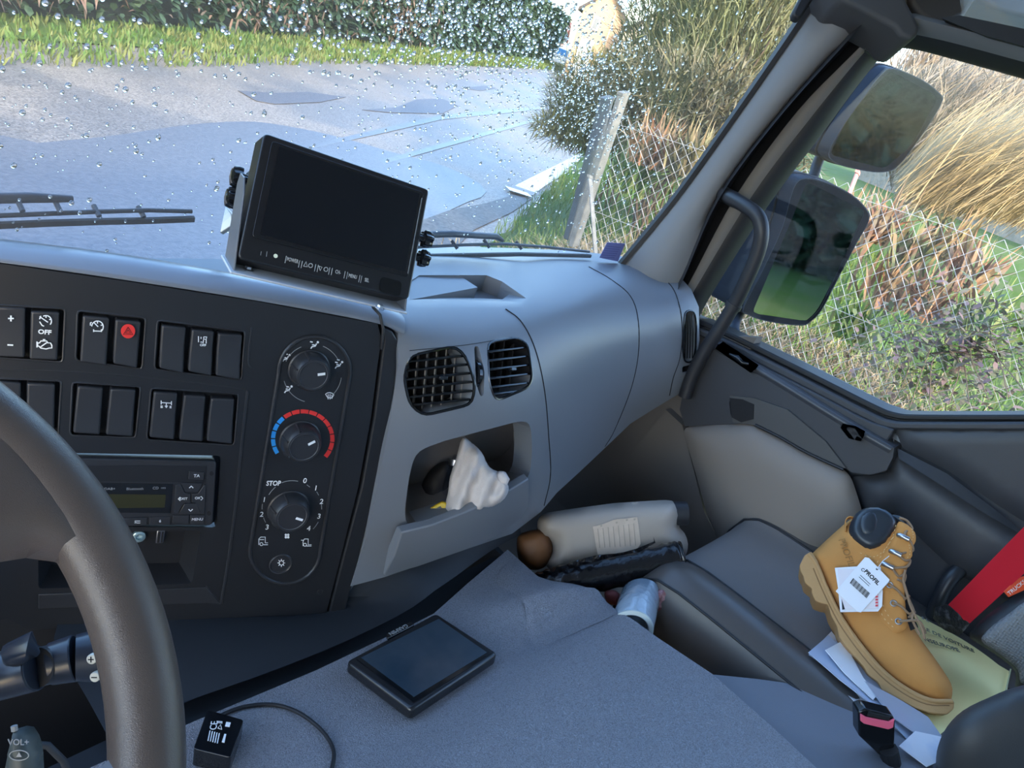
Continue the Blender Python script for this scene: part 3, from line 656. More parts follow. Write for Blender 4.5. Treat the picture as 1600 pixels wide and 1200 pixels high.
def mst(pts, wd=.0007): m.ribbon([MF.px(*p, .0004) for p in pts], MF.z, wd, .0002)
for x0, y0 in ((446, 400), (467, 407), (471, 408), (492, 413), (496, 414), (514, 418), (518, 419), (538, 424), (542, 425), (561, 430), (564, 431)): mst([(x0+1.2, y0), (x0-1, y0+11)], .0006)
mst([(474, 416), (478, 409), (480, 417), (474, 416)]); mst([(498, 416), (503, 417.5), (500, 423), (498, 416)]); mst(arc(485, 415, 3.2, 0, 360, 12)); mst(arc(509, 421, 3.2, 0, 360, 12)); mst([(408, 393), (407, 399)], .0004); mst([(417, 393), (416, 401)], .0004)
link('button_markings', m, M_print, mon)
m = MB(); m.lathe(Fr(MF.px(430.5, 400, 0), MF.x, MF.y, MF.z), [(.0022, 0), (.0022, .0006), (.0001, .0008)], 14); link('indicator_lamp', m, mat('indicator_lens', (.75, .78, .6), .4), mon)
m = MB(); u_ = MF.uv(605, 448); m.prism([MF.p(u_[0]+a, u_[1]+b, .0003) for a, b in rrect(-.010, -.008, .018, .010, .005)], MF.z*.0006); link('sensor_patch', m, mat('sensor_black', (.004, .004, .005), .2), mon)
# bracket
M_brk = mat('bracket_sky_sheen', (.5, .52, .55), .35, .1)  # pale diffuse tone stands in for sky reflected by the metal base
bk1 = MF.p(*MF.uv(366, 425), -.002); bk2 = MF.p(*MF.uv(632, 487), -.002); bdir = nz(bk2-bk1); bz = V((0, 0, 1)); bdep = nz(bz.cross(bdir)); bdep = nz(V((bdep.x, bdep.y, -.05)))
BF = Fr(bk1, bdir, bdep); L_ = (bk2-bk1).length
m = MB(); m.box(BF, -.004, L_+.003, -.004, .048, -.0012, .0012); brk = link('bracket_base', m, M_brk, mon, bevel=.0008)
def arm(p0, side):
    mb = MB(); up = mU; tp_ = p0+up*.095; dv = bdep
    pl = [p0-dv*.0, p0+dv*.044, tp_+dv*.036-up*.01, tp_+dv*.028+up*.004, tp_+dv*.010+up*.004, tp_+dv*.002-up*.012]
    mb.prism(pl, bdir*side*.0022); return link('bracket_arm', mb, mat('bracket_dark', (.10, .11, .125), .4), mon, bevel=.0008)
arm(BF.p(.002, 0.002, 0), -1); arm(BF.p(L_+.001, 0, 0), 1)
def starknob(p, d, r=.0115):
    f = Fr(p, nz(mU.cross(d)), mU, d); mb = MB(); mb.lathe(f, [(r*.45, -.006), (r*.5, 0), (r, .001), (r*1.03, .006), (r*.9, .0115), (r*.55, .013), (.0001, .013)], 40, True, lambda a: 1+.13*cos(6*a)); link('clamp_knob', mb, M_gloss, mon, smooth=50)
lk = -nz(bdir)
for x, y, t in ((378, 279, mt-.005), (370, 311, mt-.005)): starknob(at(x, y, t), lk)
for x, y, t in ((660, 372, mt+.0), (655, 402, mt+.0)): starknob(at(x, y, t+.02), -lk, .0095)
m = MB(); f_ = Fr(at(388, 296, mt+.02), MF.z, mU, bdir*-1); m.lathe(f_, [(.026, -.002), (.022, .003), (.017, .006), (.0001, .006)], 30); link('side_disc', m, M_blk2, mon)
for x, y in ((387, 422), (593, 482)):
    p = apl(x, y, BF.z, BF.z.dot(BF.o)+.0012); m = MB(); m.lathe(Fr(p, BF.x, BF.y, BF.z), [(.006, 0), (.006, .001), (.004, .002), (.0035, .0045), (.0001, .005)], 6); link('bracket_bolt', m, M_metal, mon, smooth=20)
m = MB(); pA = at(418, 418, mt+.035); m.box(Fr(pA, bdir, bdep, BF.z), -.012, .03, -.01, .014, -.004, .008); link('cable_plug', m, M_blk, mon, bevel=.003)
m = MB(); m.tube([at(440, 425, mt+.035), at(458, 434, mt+.04), at(470, 440, mt+.06)], .0045, 10); link('signal_cable', m, M_blk2, mon)
cl = thing('silver_clip', 'small silver wedge-shaped clip beside the left arm of the monitor bracket', 'clip', at(350, 368, mt+.03))
m = MB(); t_ = mt+.03; m.prism([at(352, 322, t_), at(362, 334, t_), at(363, 352, t_), at(343, 364, t_)], CF*.012); link('clip_body', m, mat('clip_silver', (.5, .53, .52), .3, .3), cl, bevel=.0012)
# cable gasket running up the console corner
m = MB(); m.tube([BF.p(L_-.03, 0, .001), at(583, 480, .945), at(594, 492, .95), kpx(597, 512, .004), kpx(596, 545, .001)], .0020, 8); link('corner_cable', m, M_rubber, mon, smooth=60)

# ------------------------------------------------------------------ engine cover (grained), fine-textured side sheet
def hfun(x, y):
    """height above the sloping plane"""
    # raised rear cushion: begins behind a line, lower in the front
    e = (.36-y) + .10*(x-.62); s1 = max(0, min(1, (e+.02)/.09)); s1 = s1*s1*(3-2*s1)
    h = -.000+.020*s1
    # ridge that crosses the front right part
    d = (y-.43)+.25*(x-.86); h += .020*exp(-(d/.035)**2)*max(0, min(1, (x-.66)/.2))
    h -= .012*exp(-((y-.385)/.03)**2)*max(0, min(1, (x-.72)/.12))
    # right shoulder
    s2 = max(0, (x-.965)/.04); h -= .02*min(1, s2)**2
    return h
def covp(x, y, dz=0): return V((x, y, cd_-.17*y+hfun(x, y)+dz))
edge_px = [(800, 868), (845, 893), (905, 918), (935, 922), (960, 955), (1025, 1003), (1110, 1060), (1200, 1140), (1280, 1215)]
ring = [cpl(*p, .012) for p in edge_px]
poly = [(-.25, .50), (.35, .50), (.50, .495), (.70, .50), (.80, .53), (.93, .565)]+[(p.x, p.y) for p in ring[1:]]+[(.90, -.02), (.90, -.5), (-.25, -.5)]
cov = thing('engine_cover', 'grey grained vinyl engine cover between the seats with the navigation unit lying on it', 'engine cover', (.5, .1, -1.1))
link('grained_mat', patch(poly, [], .022, lambda u, v: covp(u, v), skirt=V((0.0, 0, -.03))), M_cover, cov, smooth=70)
# front bridge with finer texture, lying slightly above
fr_px = [(800, 868), (845, 893), (905, 918), (935, 922), (962, 955), (948, 968), (915, 980), (880, 992), (850, 1000), (830, 985), (822, 955), (800, 920), (780, 900)]
fp = [(lambda q: (q.x, q.y))(cpl(*p, .012)) for p in fr_px]
link('front_flap', puff(cat2(fp, 4), .018, lambda u, v, h: covp(u, v, .0005+h), .0045, .03, False), M_cover, cov, smooth=70)
sd_px = [(1110, 1060), (1180, 1067), (1275, 1080), (1345, 1112), (1400, 1150), (1450, 1200), (1480, 1240), (1300, 1240), (1200, 1140)]
sd = [cpl(*p, -.012) for p in sd_px]
m = patch([(p.x, p.y) for p in sd], [], .03, lambda u, v: V((u, v, cd_-.17*v-.004)), skirt=V((.01, 0, -.2))); link('side_sheet', m, M_coversm, cov, smooth=60)
m = MB(); m.prism([V((-.25, .52, -.80)), V((.93, .58, -.80)), V((.955, .35, -.80)), V((.93, .0, -.80)), V((.93, -.5, -.70)), V((-.25, -.5, -.70))], V((0, 0, -.35))); link('cover_skirt', m, M_navy, cov)

# ------------------------------------------------------------------ navigation unit
GZ = nz(COV); gc = cpl(660, 1052, .012)
GF = Fr(cpl(660, 1052, .004), nz(cpl(678, 975)-cpl(538, 1050)), nz(cpl(678, 975)-cpl(774, 1038)), GZ)
gps = thing('navigation_unit', 'black navigation unit lying screen-up on the engine cover', 'navigation device', gc-V((0, 0, .01)))
def gq(poly, w_): return [GF.p(*GF.uv(*p), w_) for p in poly]
def gquad(poly, r): return rquad([GF.uv(*p) for p in poly], r, 4)
bo = gquad([(538, 1050), (678, 973), (775, 1037), (640, 1128)], .008)
m = MB(); m.prism([GF.p(u, v, 0) for u, v in bo], GF.z*.017); link('device_case', m, mat('gps_black', (.012, .013, .016), .25), gps, bevel=.004, seg=3)
m = MB(); m.prism([GF.p(*p, .0172) for p in gquad([(553, 1047), (681, 979), (766, 1037), (643, 1117)], .003)], GF.z*.0006); link('device_bezel', m, M_gloss, gps)
m = MB(); m.prism([GF.p(*GF.uv(*p), .0179) for p in [(561, 1046), (682, 984), (757, 1037), (643, 1108)]], GF.z*.0003); link('device_screen', m, mat('gps_screen', (.02, .04, .06), .22, var=(30, (.03, .05, .07)), spec=.6), gps, smooth=0)
m = MB(); m.prism([GF.p(u, v, .016) for u, v in gquad([(600, 1009), (640, 988), (645, 994), (602, 1017)], .003)], GF.z*.0035); link('logo_tab', m, M_gloss, gps, bevel=.001)
g = Fr(GF.px(619, 1003, .0197), -GF.x, -GF.y, GF.z); text('GARMIN', g, .0085, M_grey, gps, 'lettering', .0002)
# power adapter + cable
pa = thing('power_adapter', 'black power adapter with a white approval label at the bottom beside the steering wheel', 'adapter', cpl(340, 1175, .01))
AF = Fr(cpl(345, 1165, .004), nz(cpl(375, 1130)-cpl(318, 1140)), nz(cpl(340, 1130)-cpl(330, 1200)), GZ)
m = MB(); m.prism([AF.p(*p) for p in rquad([AF.uv(*p) for p in [(322, 1134), (378, 1150), (358, 1210), (300, 1196)]], .003)], AF.z*.022); link('adapter_body', m, M_gloss, pa, bevel=.002)
af = Fr(AF.px(342, 1175, .0225), AF.x, AF.y, AF.z)
def aft(s, px, py, h, rot=75):
    a = radians(rot); q = AF.px(px, py, .0225); k_ = Fr(q, AF.x*cos(a)+AF.y*sin(a), -AF.x*sin(a)+AF.y*cos(a), AF.z); text(s, k_, h, M_white, pa, 'label_print', .0002)
aft('CE', 332, 1160, .010); m = MB()
def apr(poly): m.prism([AF.px(*p, .0222) for p in poly], AF.z*.0003)
apr([(351, 1154), (358, 1155), (356, 1162), (349, 1161)]); apr([(348, 1173), (351, 1173.5), (348, 1187), (344, 1186)])
for k in range(5): apr([(325+k*3.6, 1168+k), (326.6+k*3.6, 1168+k), (323.4+k*3.6, 1184+k), (321.8+k*3.6, 1184+k)])
m.ribbon([AF.px(*p, .0222) for p in [(338, 1164), (344, 1166), (342, 1158), (338, 1164)]], AF.z, .0006)
for y in (1153, 1155): m.ribbon([AF.px(336, y, .0222), AF.px(345, y+1, .0222)], AF.z, .0007)
link('label_print', m, M_white, pa)
cbm = MB(); cpts = [(322, 1134), (340, 1118), (380, 1102), (425, 1098), (462, 1108), (490, 1126), (510, 1146), (522, 1170), (520, 1195), (510, 1225)]
cbl = []
for p in cat([(a, b) for a, b in cpts], 5):
    g = cpl(p[0], p[1], .006); cbl.append(covp(g.x, g.y, .003))
cbm.tube(cbl, .0022, 8); o = link('charging_cable', cbm, M_rubber, None, smooth=60); props(o, 'thin black cable curving over the grained cover from the power adapter', 'cable')

# ------------------------------------------------------------------ contents of the pocket
def blob(poly, t0, T, D, name, m, parent, res=5, tf=None, noise_a=0, noise_s=.1, bk=True):
    f = tf or (lambda u, v: t0)
    def mp(u, v, h):
        a = noise_a*noise.noise(V((u*noise_s, v*noise_s, 3.1))) if noise_a else 0
        r = ray(u, v); return r*(f(u, v)-h-a*(1 if h >= 0 else 0))
    return link(name, puff(poly, res, mp, T, D, bk), m, parent, smooth=180, merge=True)
gt = DT(740, 740)
M_cloth = mat('white_cloth', (.55, .50, .47), .9, bump=('noise', 300, .2))
cloth = thing('white_cloth', 'crumpled white cloth glove sticking out of the open storage pocket', 'cloth', at(745, 800, gt+.03))
cp_ = [(722, 684), (735, 690), (752, 706), (765, 730), (780, 738), (789, 750), (795, 765), (782, 785), (745, 800), (700, 812), (694, 795), (700, 770), (703, 745), (713, 715)]
def clmap(u, v, h):
    d = .0065*sin((u*.9+v*.35)*.22)+.006*noise.noise(V((u*.05, v*.05, 1)))+.004*noise.noise(V((u*.13, v*.03, 4)))
    return ray(u, v)*(gt+.035-h-(d if h > 0 else 0))
link('cloth_body', puff(cat2(cp_, 3), 3.2, clmap, .022, 14, True), M_cloth, cloth, smooth=180, merge=True)
m = MB(); m.tube([at(780, 742, gt+.03), at(784, 744, gt+.025), at(789, 750, gt+.02), at(787, 762, gt+.02)], [.006, .008, .007, .003], 10); link('glove_finger', m, M_cloth, cloth, smooth=80)
kn = thing('yellow_cutter', 'yellow utility cutter lying at the left end of the storage pocket', 'cutter', at(670, 812, gt+.02))
m = MB(); m.prism([at(*p, gt+.03) for p in [(655, 808), (668, 796), (690, 784), (698, 786), (698, 794), (680, 806), (655, 818)]], CF*.012); link('cutter_handle', m, mat('cutter_yellow', (.75, .5, .02), .45), kn, bevel=.002)
m = MB(); m.prism([at(*p, gt+.028) for p in [(668, 802), (688, 791), (690, 794), (670, 806)]], CF*.004); link('cutter_slider', m, M_blk2, kn)
bt = thing('clear_bottle', 'clear plastic bottle partly hidden behind the white cloth in the pocket', 'bottle', at(708, 780, gt+.07))
m = MB(); m.tube([at(716, 712, gt+.06), at(713, 722, gt+.06), at(709, 735, gt+.062), at(704, 760, gt+.07), at(702, 785, gt+.075)], [.006, .009, .009, .012, .012], 16); 
g_ = glass('clear_plastic', (.85, .87, .9)); link('bottle_body', m, g_, bt, smooth=60)
m = MB(); m.tube([at(712, 718, gt+.06), at(711, 727, gt+.06)], .0105, 16); link('bottle_cap', m, M_metal, bt)
tl = thing('black_pouch', 'black pouch lying dark in the left back of the storage pocket', 'pouch', at(680, 780, gt+.1))
blob(cat2([(655, 770), (668, 740), (690, 722), (706, 728), (703, 770), (690, 795), (660, 800)], 3), gt+.09, .02, 20, 'pouch_body', M_well, tl, 7, None, .01, .06)

# ------------------------------------------------------------------ footwell
fw = thing('footwell', 'dark taupe passenger footwell below the dashboard', 'footwell', (1.2, .7, -1.15))
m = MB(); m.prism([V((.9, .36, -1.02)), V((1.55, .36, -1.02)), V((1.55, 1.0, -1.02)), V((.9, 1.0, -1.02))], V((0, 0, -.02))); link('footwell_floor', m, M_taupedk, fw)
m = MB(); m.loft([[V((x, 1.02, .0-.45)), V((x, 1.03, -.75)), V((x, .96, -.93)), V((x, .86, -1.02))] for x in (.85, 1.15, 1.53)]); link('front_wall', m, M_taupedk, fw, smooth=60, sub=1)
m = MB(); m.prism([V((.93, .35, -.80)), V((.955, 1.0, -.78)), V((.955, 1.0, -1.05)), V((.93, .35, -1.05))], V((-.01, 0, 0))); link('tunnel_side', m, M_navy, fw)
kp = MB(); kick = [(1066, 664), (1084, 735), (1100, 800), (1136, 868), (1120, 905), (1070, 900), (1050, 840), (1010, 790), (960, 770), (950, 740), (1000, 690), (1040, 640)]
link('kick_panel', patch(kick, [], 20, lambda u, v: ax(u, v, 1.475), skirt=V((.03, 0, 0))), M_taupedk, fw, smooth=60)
m = MB(); m.loft([[dmap(*a)+V((0.01, .012, -.004)), dmap(*a)+V((.01, .05, -.05)), dmap(*a)+V((.01, .16, -.075)), dmap(*a)+V((.01, .30, -.03))] for a in ((1062, 616), (1020, 640), (985, 662), (940, 705), (905, 738), (870, 770), (845, 800), (800, 834), (720, 862), (600, 902))]); link('lower_dash_lip', m, M_door, dash, smooth=50, sub=1)
m = MB(); m.prism([V((-1.1, -.75, -1.12)), V((1.52, -.75, -1.12)), V((1.52, 1.06, -1.12)), V((-1.1, 1.06, -1.12))], V((0, 0, -.05))); o = link('floor', m, M_navy, None, smooth=0); props(o, kind='structure')
# things lying in the footwell
M_jug = mat('can_plastic', (.42, .365, .31), .45, spec=.4)
jg = thing('jerrycan', 'beige plastic jerrycan with a paper label lying in the passenger footwell', 'jerrycan', at(955, 870, 1.42))
jp = [(842, 838), (838, 815), (848, 802), (900, 794), (960, 786), (1040, 781), (1055, 783), (1064, 794), (1064, 812), (1060, 824), (1070, 832), (1076, 850), (1072, 870), (1060, 878), (1045, 868), (1000, 880), (940, 890), (860, 892), (850, 880), (862, 862), (860, 845)]
jt = lambda u, v: 1.40+.0004*(u-950)*.6
blob(rquad(jp, 8, 2), 1.4, .055, 34, 'can_body', M_jug, jg, 8, jt)
def onj(u, v, dz=.057): return ray(u, v)*(jt(u, v)-dz)
m = patch([(926, 823), (945, 818), (958, 812), (996, 808), (1001, 850), (990, 864), (934, 866)], [], 6, lambda u, v: onj(u, v)+V((0, 0, .0006*sin(u*.7))), skirt=CF*.001); lb = link('paper_label', m, mat('label_paper', (.60, .49, .39), .8, var=(60, (.66, .55, .45))), jg)
m = MB()
for k in range(8): x = 934+k*8; m.ribbon([onj(x, 826-k*1.2, .0585), onj(x+3, 856-k*.5, .0585)], -CF, .0012, .0003)
for x, y in ((938, 822), (962, 817), (978, 813), (990, 812)): m.ribbon([onj(x, y, .0585), onj(x+3, y-1, .0585)], -CF, .003, .0003)
link('label_print', m, mat('faded_print', (.45, .38, .3), .8), lb)
m = MB(); f_ = Fr(at(1062, 802, 1.42), CU, CF, CR); m.lathe(f_, [(.022, -.012), (.022, .012), (.02, .014), (.0001, .014)], 24, True); link('can_cap', m, M_blk2, jg)
rl = thing('bin_bag_roll', 'shiny black roll of plastic bags lying in front of the beige jerrycan', 'bag roll', at(960, 915, 1.3))
M_film = mat('black_film', (.008, .008, .010), .22, bump=('noise', 45, .2))
rp = cat([at(838, 915, 1.29), at(880, 908, 1.29), at(960, 893, 1.305), at(1040, 876, 1.32), at(1062, 871, 1.325)], 8); m = MB(); m.tube(rp, [.020+.008*min(1, i/10)+.0015*sin(i*1.9) for i in range(len(rp))], 24); link('film_roll', m, M_film, rl, smooth=60)
m = MB(); f_ = Fr(rp[-1], CU, CF, nz(rp[-1]-rp[-4])); m.lathe(f_, [(.028, 0), (.027, .002), (.012, .0024), (.011, -.01), (.0001, -.012)], 24); link('roll_end', m, M_film, rl, smooth=30)
fl = [(848, 893), (880, 884), (905, 874), (930, 868), (970, 864), (995, 857), (1022, 846), (1021, 838), (1024, 848), (1000, 862), (960, 870), (900, 886), (850, 900)]
link('loose_film', puff(fl, 5, lambda u, v, h: ray(u, v)*(1.27+.006*sin(u*.35+v*.2)-h), .006, 8, True), M_film, rl, smooth=40)
br = thing('leather_pouch', 'brown-orange rounded leather pouch left of the jerrycan under the dashboard', 'pouch', at(840, 880, 1.38))
blob(cat2([(808, 842), (824, 830), (845, 828), (858, 838), (863, 856), (858, 875), (848, 888), (828, 890), (812, 880)], 4), 1.36, .03, 22, 'pouch_body', mat('orange_leather', (.20, .085, .03), .6), br, 6, None, .004, .1)
sf = thing('clear_film_roll', 'roll of clear bluish stretch film between engine cover and passenger seat', 'stretch film roll', at(995, 985, 1.22))
fa = at(1002, 930, 1.26); fbq = at(985, 985, 1.17); M_cf = mat('stretch_film', (.30, .38, .46), .12, spec=.8, coat=.6, bump=('noise', 40, .2)); ddir = nz(fbq-fa)
f_ = Fr(fa, nz(CR), ddir.cross(CR), ddir); Ln = (fbq-fa).length
m = MB(); m.lathe(f_, [(.030, 0), (.034, .004), (.034, Ln*.5), (.035, Ln-.003), (.033, Ln), (.027, Ln), (.026, Ln-.01), (.026, .0)], 36, False); link('film_tube', m, M_cf, sf, smooth=50)
m = MB(); m.lathe(f_, [(.0345, Ln-.006), (.0355, Ln+.001), (.029, Ln+.002), (.027, Ln-.004)], 36, False); link('roll_core_rim', m, mat('core_white', (.6, .68, .68), .4), sf, smooth=50)
rd = thing('clear_bag', 'small wine-red packet in clear film beside the stretch film roll', 'packet', at(1035, 945, 1.26))
blob(cat2([(1020, 920), (1040, 918), (1052, 928), (1046, 950), (1030, 962), (1016, 950), (1014, 932)], 4), 1.255, .02, 14, 'packet_body', mat('packet_red', (.22, .09, .1), .2, coat=.8, bump=('noise', 120, .6)), rd, 5, None, .006, .15)
r2 = thing('red_rag', 'small dark red rag visible under the black roll', 'rag', at(955, 935, 1.3)); blob(cat2([(945, 925), (960, 922), (970, 932), (962, 946), (948, 940)], 4), 1.28, .012, 9, 'rag_body', mat('rag_red', (.13, .03, .03), .8), r2, 4)
og = thing('orange_strap', 'orange strap loop in front of the passenger seat', 'strap', at(1048, 915, 1.3))
m = MB(); P_ = cat([at(1032, 922, 1.28), at(1036, 911, 1.285), at(1048, 906, 1.29), at(1062, 907, 1.3), at(1076, 914, 1.31)], 5); m.loft([[p+V((0, 0, .004)), p-V((0, 0, .004)), p-V((0, 0, .004))-CF*.0015, p+V((0, 0, .004))-CF*.0015] for p in P_], True, True); link('strap_band', m, mat('strap_orange', (.55, .22, .04), .6), og)
m = MB(); m.loft([[at(1030, 880, 1.40), at(1085, 905, 1.36), at(1110, 890, 1.38)], [at(1010, 930, 1.36), at(1060, 950, 1.34), at(1090, 930, 1.36)]]); link('floor_mat', m, M_taupedk, fw)
m = MB(); m.prism([V((1.50, .55, -.40)), V((1.50, 1.05, -.62)), V((1.50, 1.05, -1.05)), V((1.50, .55, -1.05))], V((.03, 0, 0))); link('side_wall', m, M_taupedk, fw)
m = MB(); m.prism([V((-.9, 1.05, -.58)), V((1.5, 1.05, -.58)), V((1.5, 1.05, -1.1)), V((-.9, 1.05, -1.1))], V((0, .03, 0))); link('bulkhead', m, M_navy, fw)

# ------------------------------------------------------------------ passenger seat
seat = thing('passenger_seat', 'passenger seat with dark vinyl bolsters and grey fabric, a tan boot lying on it', 'seat', (1.27, .0, -1.1))
zs = -.69
def sz(px, py, z): return az(px, py, z)
# cushion as a loft of cross-sections front to rear: x across, z up
def csec(y, f):
    xs = [(1.035, -.95), (1.030, -.80), (1.030, -.735), (1.045, -.700), (1.075, -.682), (1.11, -.680), (1.135, -.690), (1.15, -.697), (1.27, -.700), (1.40, -.697), (1.42, -.688), (1.45, -.674), (1.485, -.675), (1.51, -.70), (1.515, -.95)]
    return [V((1.275+(x-1.275)*(1-.03*f), y, z-.10*f*f-.02*f if z > -.79 else z)) for x, z in xs]
ys = [(.395, 1.0), (.39, .72), (.375, .42), (.35, .2), (.31, .06), (.25, 0), (.1, 0), (-.1, 0), (-.3, 0)]
secs = [csec(y, f) for y, f in ys]
def strp(i0, i1, m_, nm, lift=0):
    mb = MB(); mb.loft([[p for p in s_[i0:i1+1]] for s_ in secs]); o = link(nm, mb, m_, seat, smooth=80); q = o.modifiers.new('sub', 'SUBSURF'); q.levels = 2; q.render_levels = 2; return o
mb = MB(); mb.loft(secs); 
strp(0, 3, M_vinyl, 'cushion_side'); strp(3, 6, M_vinyl, 'side_bolster'); strp(6, 10, M_seat, 'seat_cushion'); strp(10, 14, M_vinyl, 'side_bolster')
m = MB(); m.add([V(p) for p in secs[0]], [tuple(range(15))]); link('cushion_front', m, M_vinyl, seat)
for i in (3, 6, 10):
    m = MB(); m.tube([s_[i] for s_ in secs], .0022, 8); link('piping', m, M_rubber, seat, smooth=60)
m = MB(); m.tube([V((1.034, .37, -.82)), V((1.03, .2, -.80)), V((1.03, -.3, -.78))], .003, 8); link('side_seam', m, M_rubber, seat)
m = MB(); m.prism([V((1.03, .38, -.80)), V((1.03, -.3, -.80)), V((1.03, -.3, -1.1)), V((1.03, .38, -1.1))], V((.45, 0, 0))); link('seat_base', m, M_rubber, seat, bevel=.01)
# backrest with mesh fabric
bp_ = [(1514, 994), (1526, 976), (1550, 955), (1600, 922), (1660, 900), (1700, 1050), (1640, 1085), (1590, 1084), (1586, 1050), (1560, 1026), (1532, 1008)]
B_t = lambda u, v: 1.19-.0003*(u-1550)
o = blob(cat2(bp_, 4), 1.2, .03, 40, 'backrest', M_rubber, seat, 9, B_t)
o = blob(cat2([(1534, 1002), (1544, 984), (1572, 962), (1620, 934), (1700, 950), (1680, 1060), (1602, 1070), (1590, 1046), (1562, 1022)], 4), 1.2, .012, 20, 'backrest_mesh', mat('mesh_fabric', (.22, .22, .22), .8, bump=('mesh', 260, .8)), seat, 8, lambda u, v: B_t(u, v)-.028)
bl = [(1462, 1200), (1466, 1165), (1480, 1135), (1505, 1110), (1545, 1090), (1600, 1070), (1700, 1060), (1700, 1300), (1462, 1300)]
blob(cat2(bl, 3), 1.0, .06, 110, 'backrest_bolster', mat('bolster_black', (.035, .035, .036), .55, bump=('noise', 500, .1)), seat, 14, lambda u, v: .98+.0002*(v-1100))
# red logo tab of the backrest
TF = Fr(at(1585, 917, 1.165), nz(at(1600, 906, 1.165)-at(1570, 930, 1.165)), CU); m = MB(); m.prism([TF.px(*p) for p in [(1569, 925), (1592, 903), (1640, 890), (1640, 915), (1600, 922), (1576, 933)]], -TF.z*.002); tg = link('logo_tab', m, mat('tab_red', (.85, .10, .03), .6), seat)
text('TRUCKS', Fr(TF.px(1588, 918, .0006), TF.x, TF.y, TF.z), .0085, M_white, tg, 'lettering')
# buckle
bk_ = thing('seat_belt_buckle', 'black seat belt buckle with a pink-red release button beside the passenger seat', 'seat belt buckle', at(1385, 1190, 0.985))
BX = Fr(at(1372, 1115, 0.985), nz(at(1400, 1128, 0.985)-at(1342, 1112, 0.985)), nz(at(1372, 1110, 0.985)-at(1380, 1190, 1.0)), None)
m = MB(); m.prism([BX.px(*p) for p in [(1341, 1112), (1352, 1108), (1396, 1119), (1399, 1128), (1398, 1166), (1390, 1195), (1342, 1150)]], -BX.z*.022); link('buckle_housing', m, M_gloss, bk_, bevel=.002)
m = MB(); m.prism([BX.px(*p, .001) for p in [(1343, 1113), (1352, 1118), (1387, 1125), (1396, 1121), (1394, 1134), (1386, 1137), (1348, 1128), (1343, 1124)]], BX.z*.003); link('release_button', m, mat('button_pink', (.75, .12, .2), .35), bk_, bevel=.0008)
m = MB(); m.prism([BX.px(*p, .0012) for p in [(1356, 1111), (1390, 1119), (1388, 1124), (1354, 1117)]], BX.z*.001); link('buckle_slot', m, M_well, bk_)
m = MB(); m.tube([at(1388, 1170, .995), at(1400, 1230, 1.02)], .012, 10); link('buckle_stalk', m, M_rubber, bk_)
# seat frame tube behind the belt
tb = thing('seat_frame_tube', 'bent black steel tube between the door and the red seat belt', 'tube', at(1440, 990, 1.38)); m = MB(); m.tube(cat([at(1440, 1000, 1.38), at(1460, 955, 1.36), at(1478, 915, 1.35), (at(1500, 891, 1.35)), at(1530, 884, 1.37), at(1570, 882, 1.40)], 8), .0125, 16); link('bent_tube', m, M_blk2, tb, smooth=60)
# red belt
M_belt = mat('belt_red', (.62, .012, .025), .55, bump=('noise', 900, .15)); belt = thing('seat_belt', 'bright red seat belt webbing wrapped with black tape at its lower end', 'seat belt', at(1488, 975, 1.28))
def bpnt(px, py): return at(px, py, 1.28-.00125*(px-1488))
m = MB(); rows = []
for k in range(9):
    s = k/8; a = (1464+(1780-1464)*s, 966+(650-966)*s-4*sin(pi*s)); b = (1503+(1800-1503)*s, 985+(708-985)*s+2*sin(pi*s)); P1, P2 = bpnt(*a), bpnt(*b); n__ = nz((P2-P1).cross(CU)); 
    row = [P1, P1*.7+P2*.3+CF*.002, P1*.4+P2*.6-CF*.002, P2]; rows.append(row+[p+CF*.0035 for p in row[::-1]])
m.loft(rows, True, True); link('webbing', m, M_belt, belt, smooth=50)
m = MB(); q = [(1464, 950), (1482, 945), (1515, 974), (1497, 994), (1476, 985), (1461, 968)]; m.prism([bpnt(*p)-CF*.0035 for p in q], CF*.010); tape = link('black_tape', m, mat('tape_black', (.02, .02, .02), .4, var=(90, (.12, .12, .12), .55, .7), bump=('noise', 120, .5)), belt, bevel=.002)

# ------------------------------------------------------------------ papers and boot
pap = []
M_pap = mat('white_paper', (.70, .70, .74), .5, var=(14, (.42, .5, .66), .5, .75)); M_plas = mat('paper_blue', (.45, .52, .66), .25)
def sheet(name, poly, z, m, label, lift=.0, th=.0012, wav=.004, group=None, catg='paper'):
    def mp(u, v):
        p = az(u, v, z); return p+V((0, 0, wav*noise.noise(V((p.x*9, p.y*9, z*300)))+lift*(v-1050)/150))
    mb = patch(poly, [], 10, mp, skirt=V((0, 0, -th))); mb2 = MB(); o = link(name, mb, m, None, smooth=40); return props(o, label, catg, group)
stackp = [(1262, 1024), (1300, 985), (1345, 1040), (1400, 1095), (1470, 1150), (1450, 1195), (1380, 1140), (1330, 1090)]
sheet('paper_sheet', stackp, -.681, M_pap, 'lowest white sheet of the paper stack on the passenger seat', th=.012)
sheet('plastic_sleeve', [(1264, 1018), (1296, 990), (1350, 1040), (1420, 1100), (1468, 1160), (1440, 1178), (1370, 1110), (1310, 1062)], -.674, M_plas, 'bluish plastic sleeve on the paper stack under the boot', wav=.006, catg='plastic sleeve')
sheet('paper_sheet', [(1290, 1015), (1318, 1000), (1350, 1058), (1372, 1085), (1365, 1092), (1320, 1050)], -.668, mat('paper_bright', (.78, .79, .82), .5), 'bright white torn sheet next to the boot sole', wav=.004)
sheet('plastic_sleeve', [(1352, 1062), (1400, 1090), (1450, 1120), (1472, 1150), (1440, 1155), (1392, 1120)], -.667, mat('sleeve_grey', (.4, .43, .5), .2), 'creased grey plastic sleeve below the boot toe', wav=.006, catg='plastic sleeve')
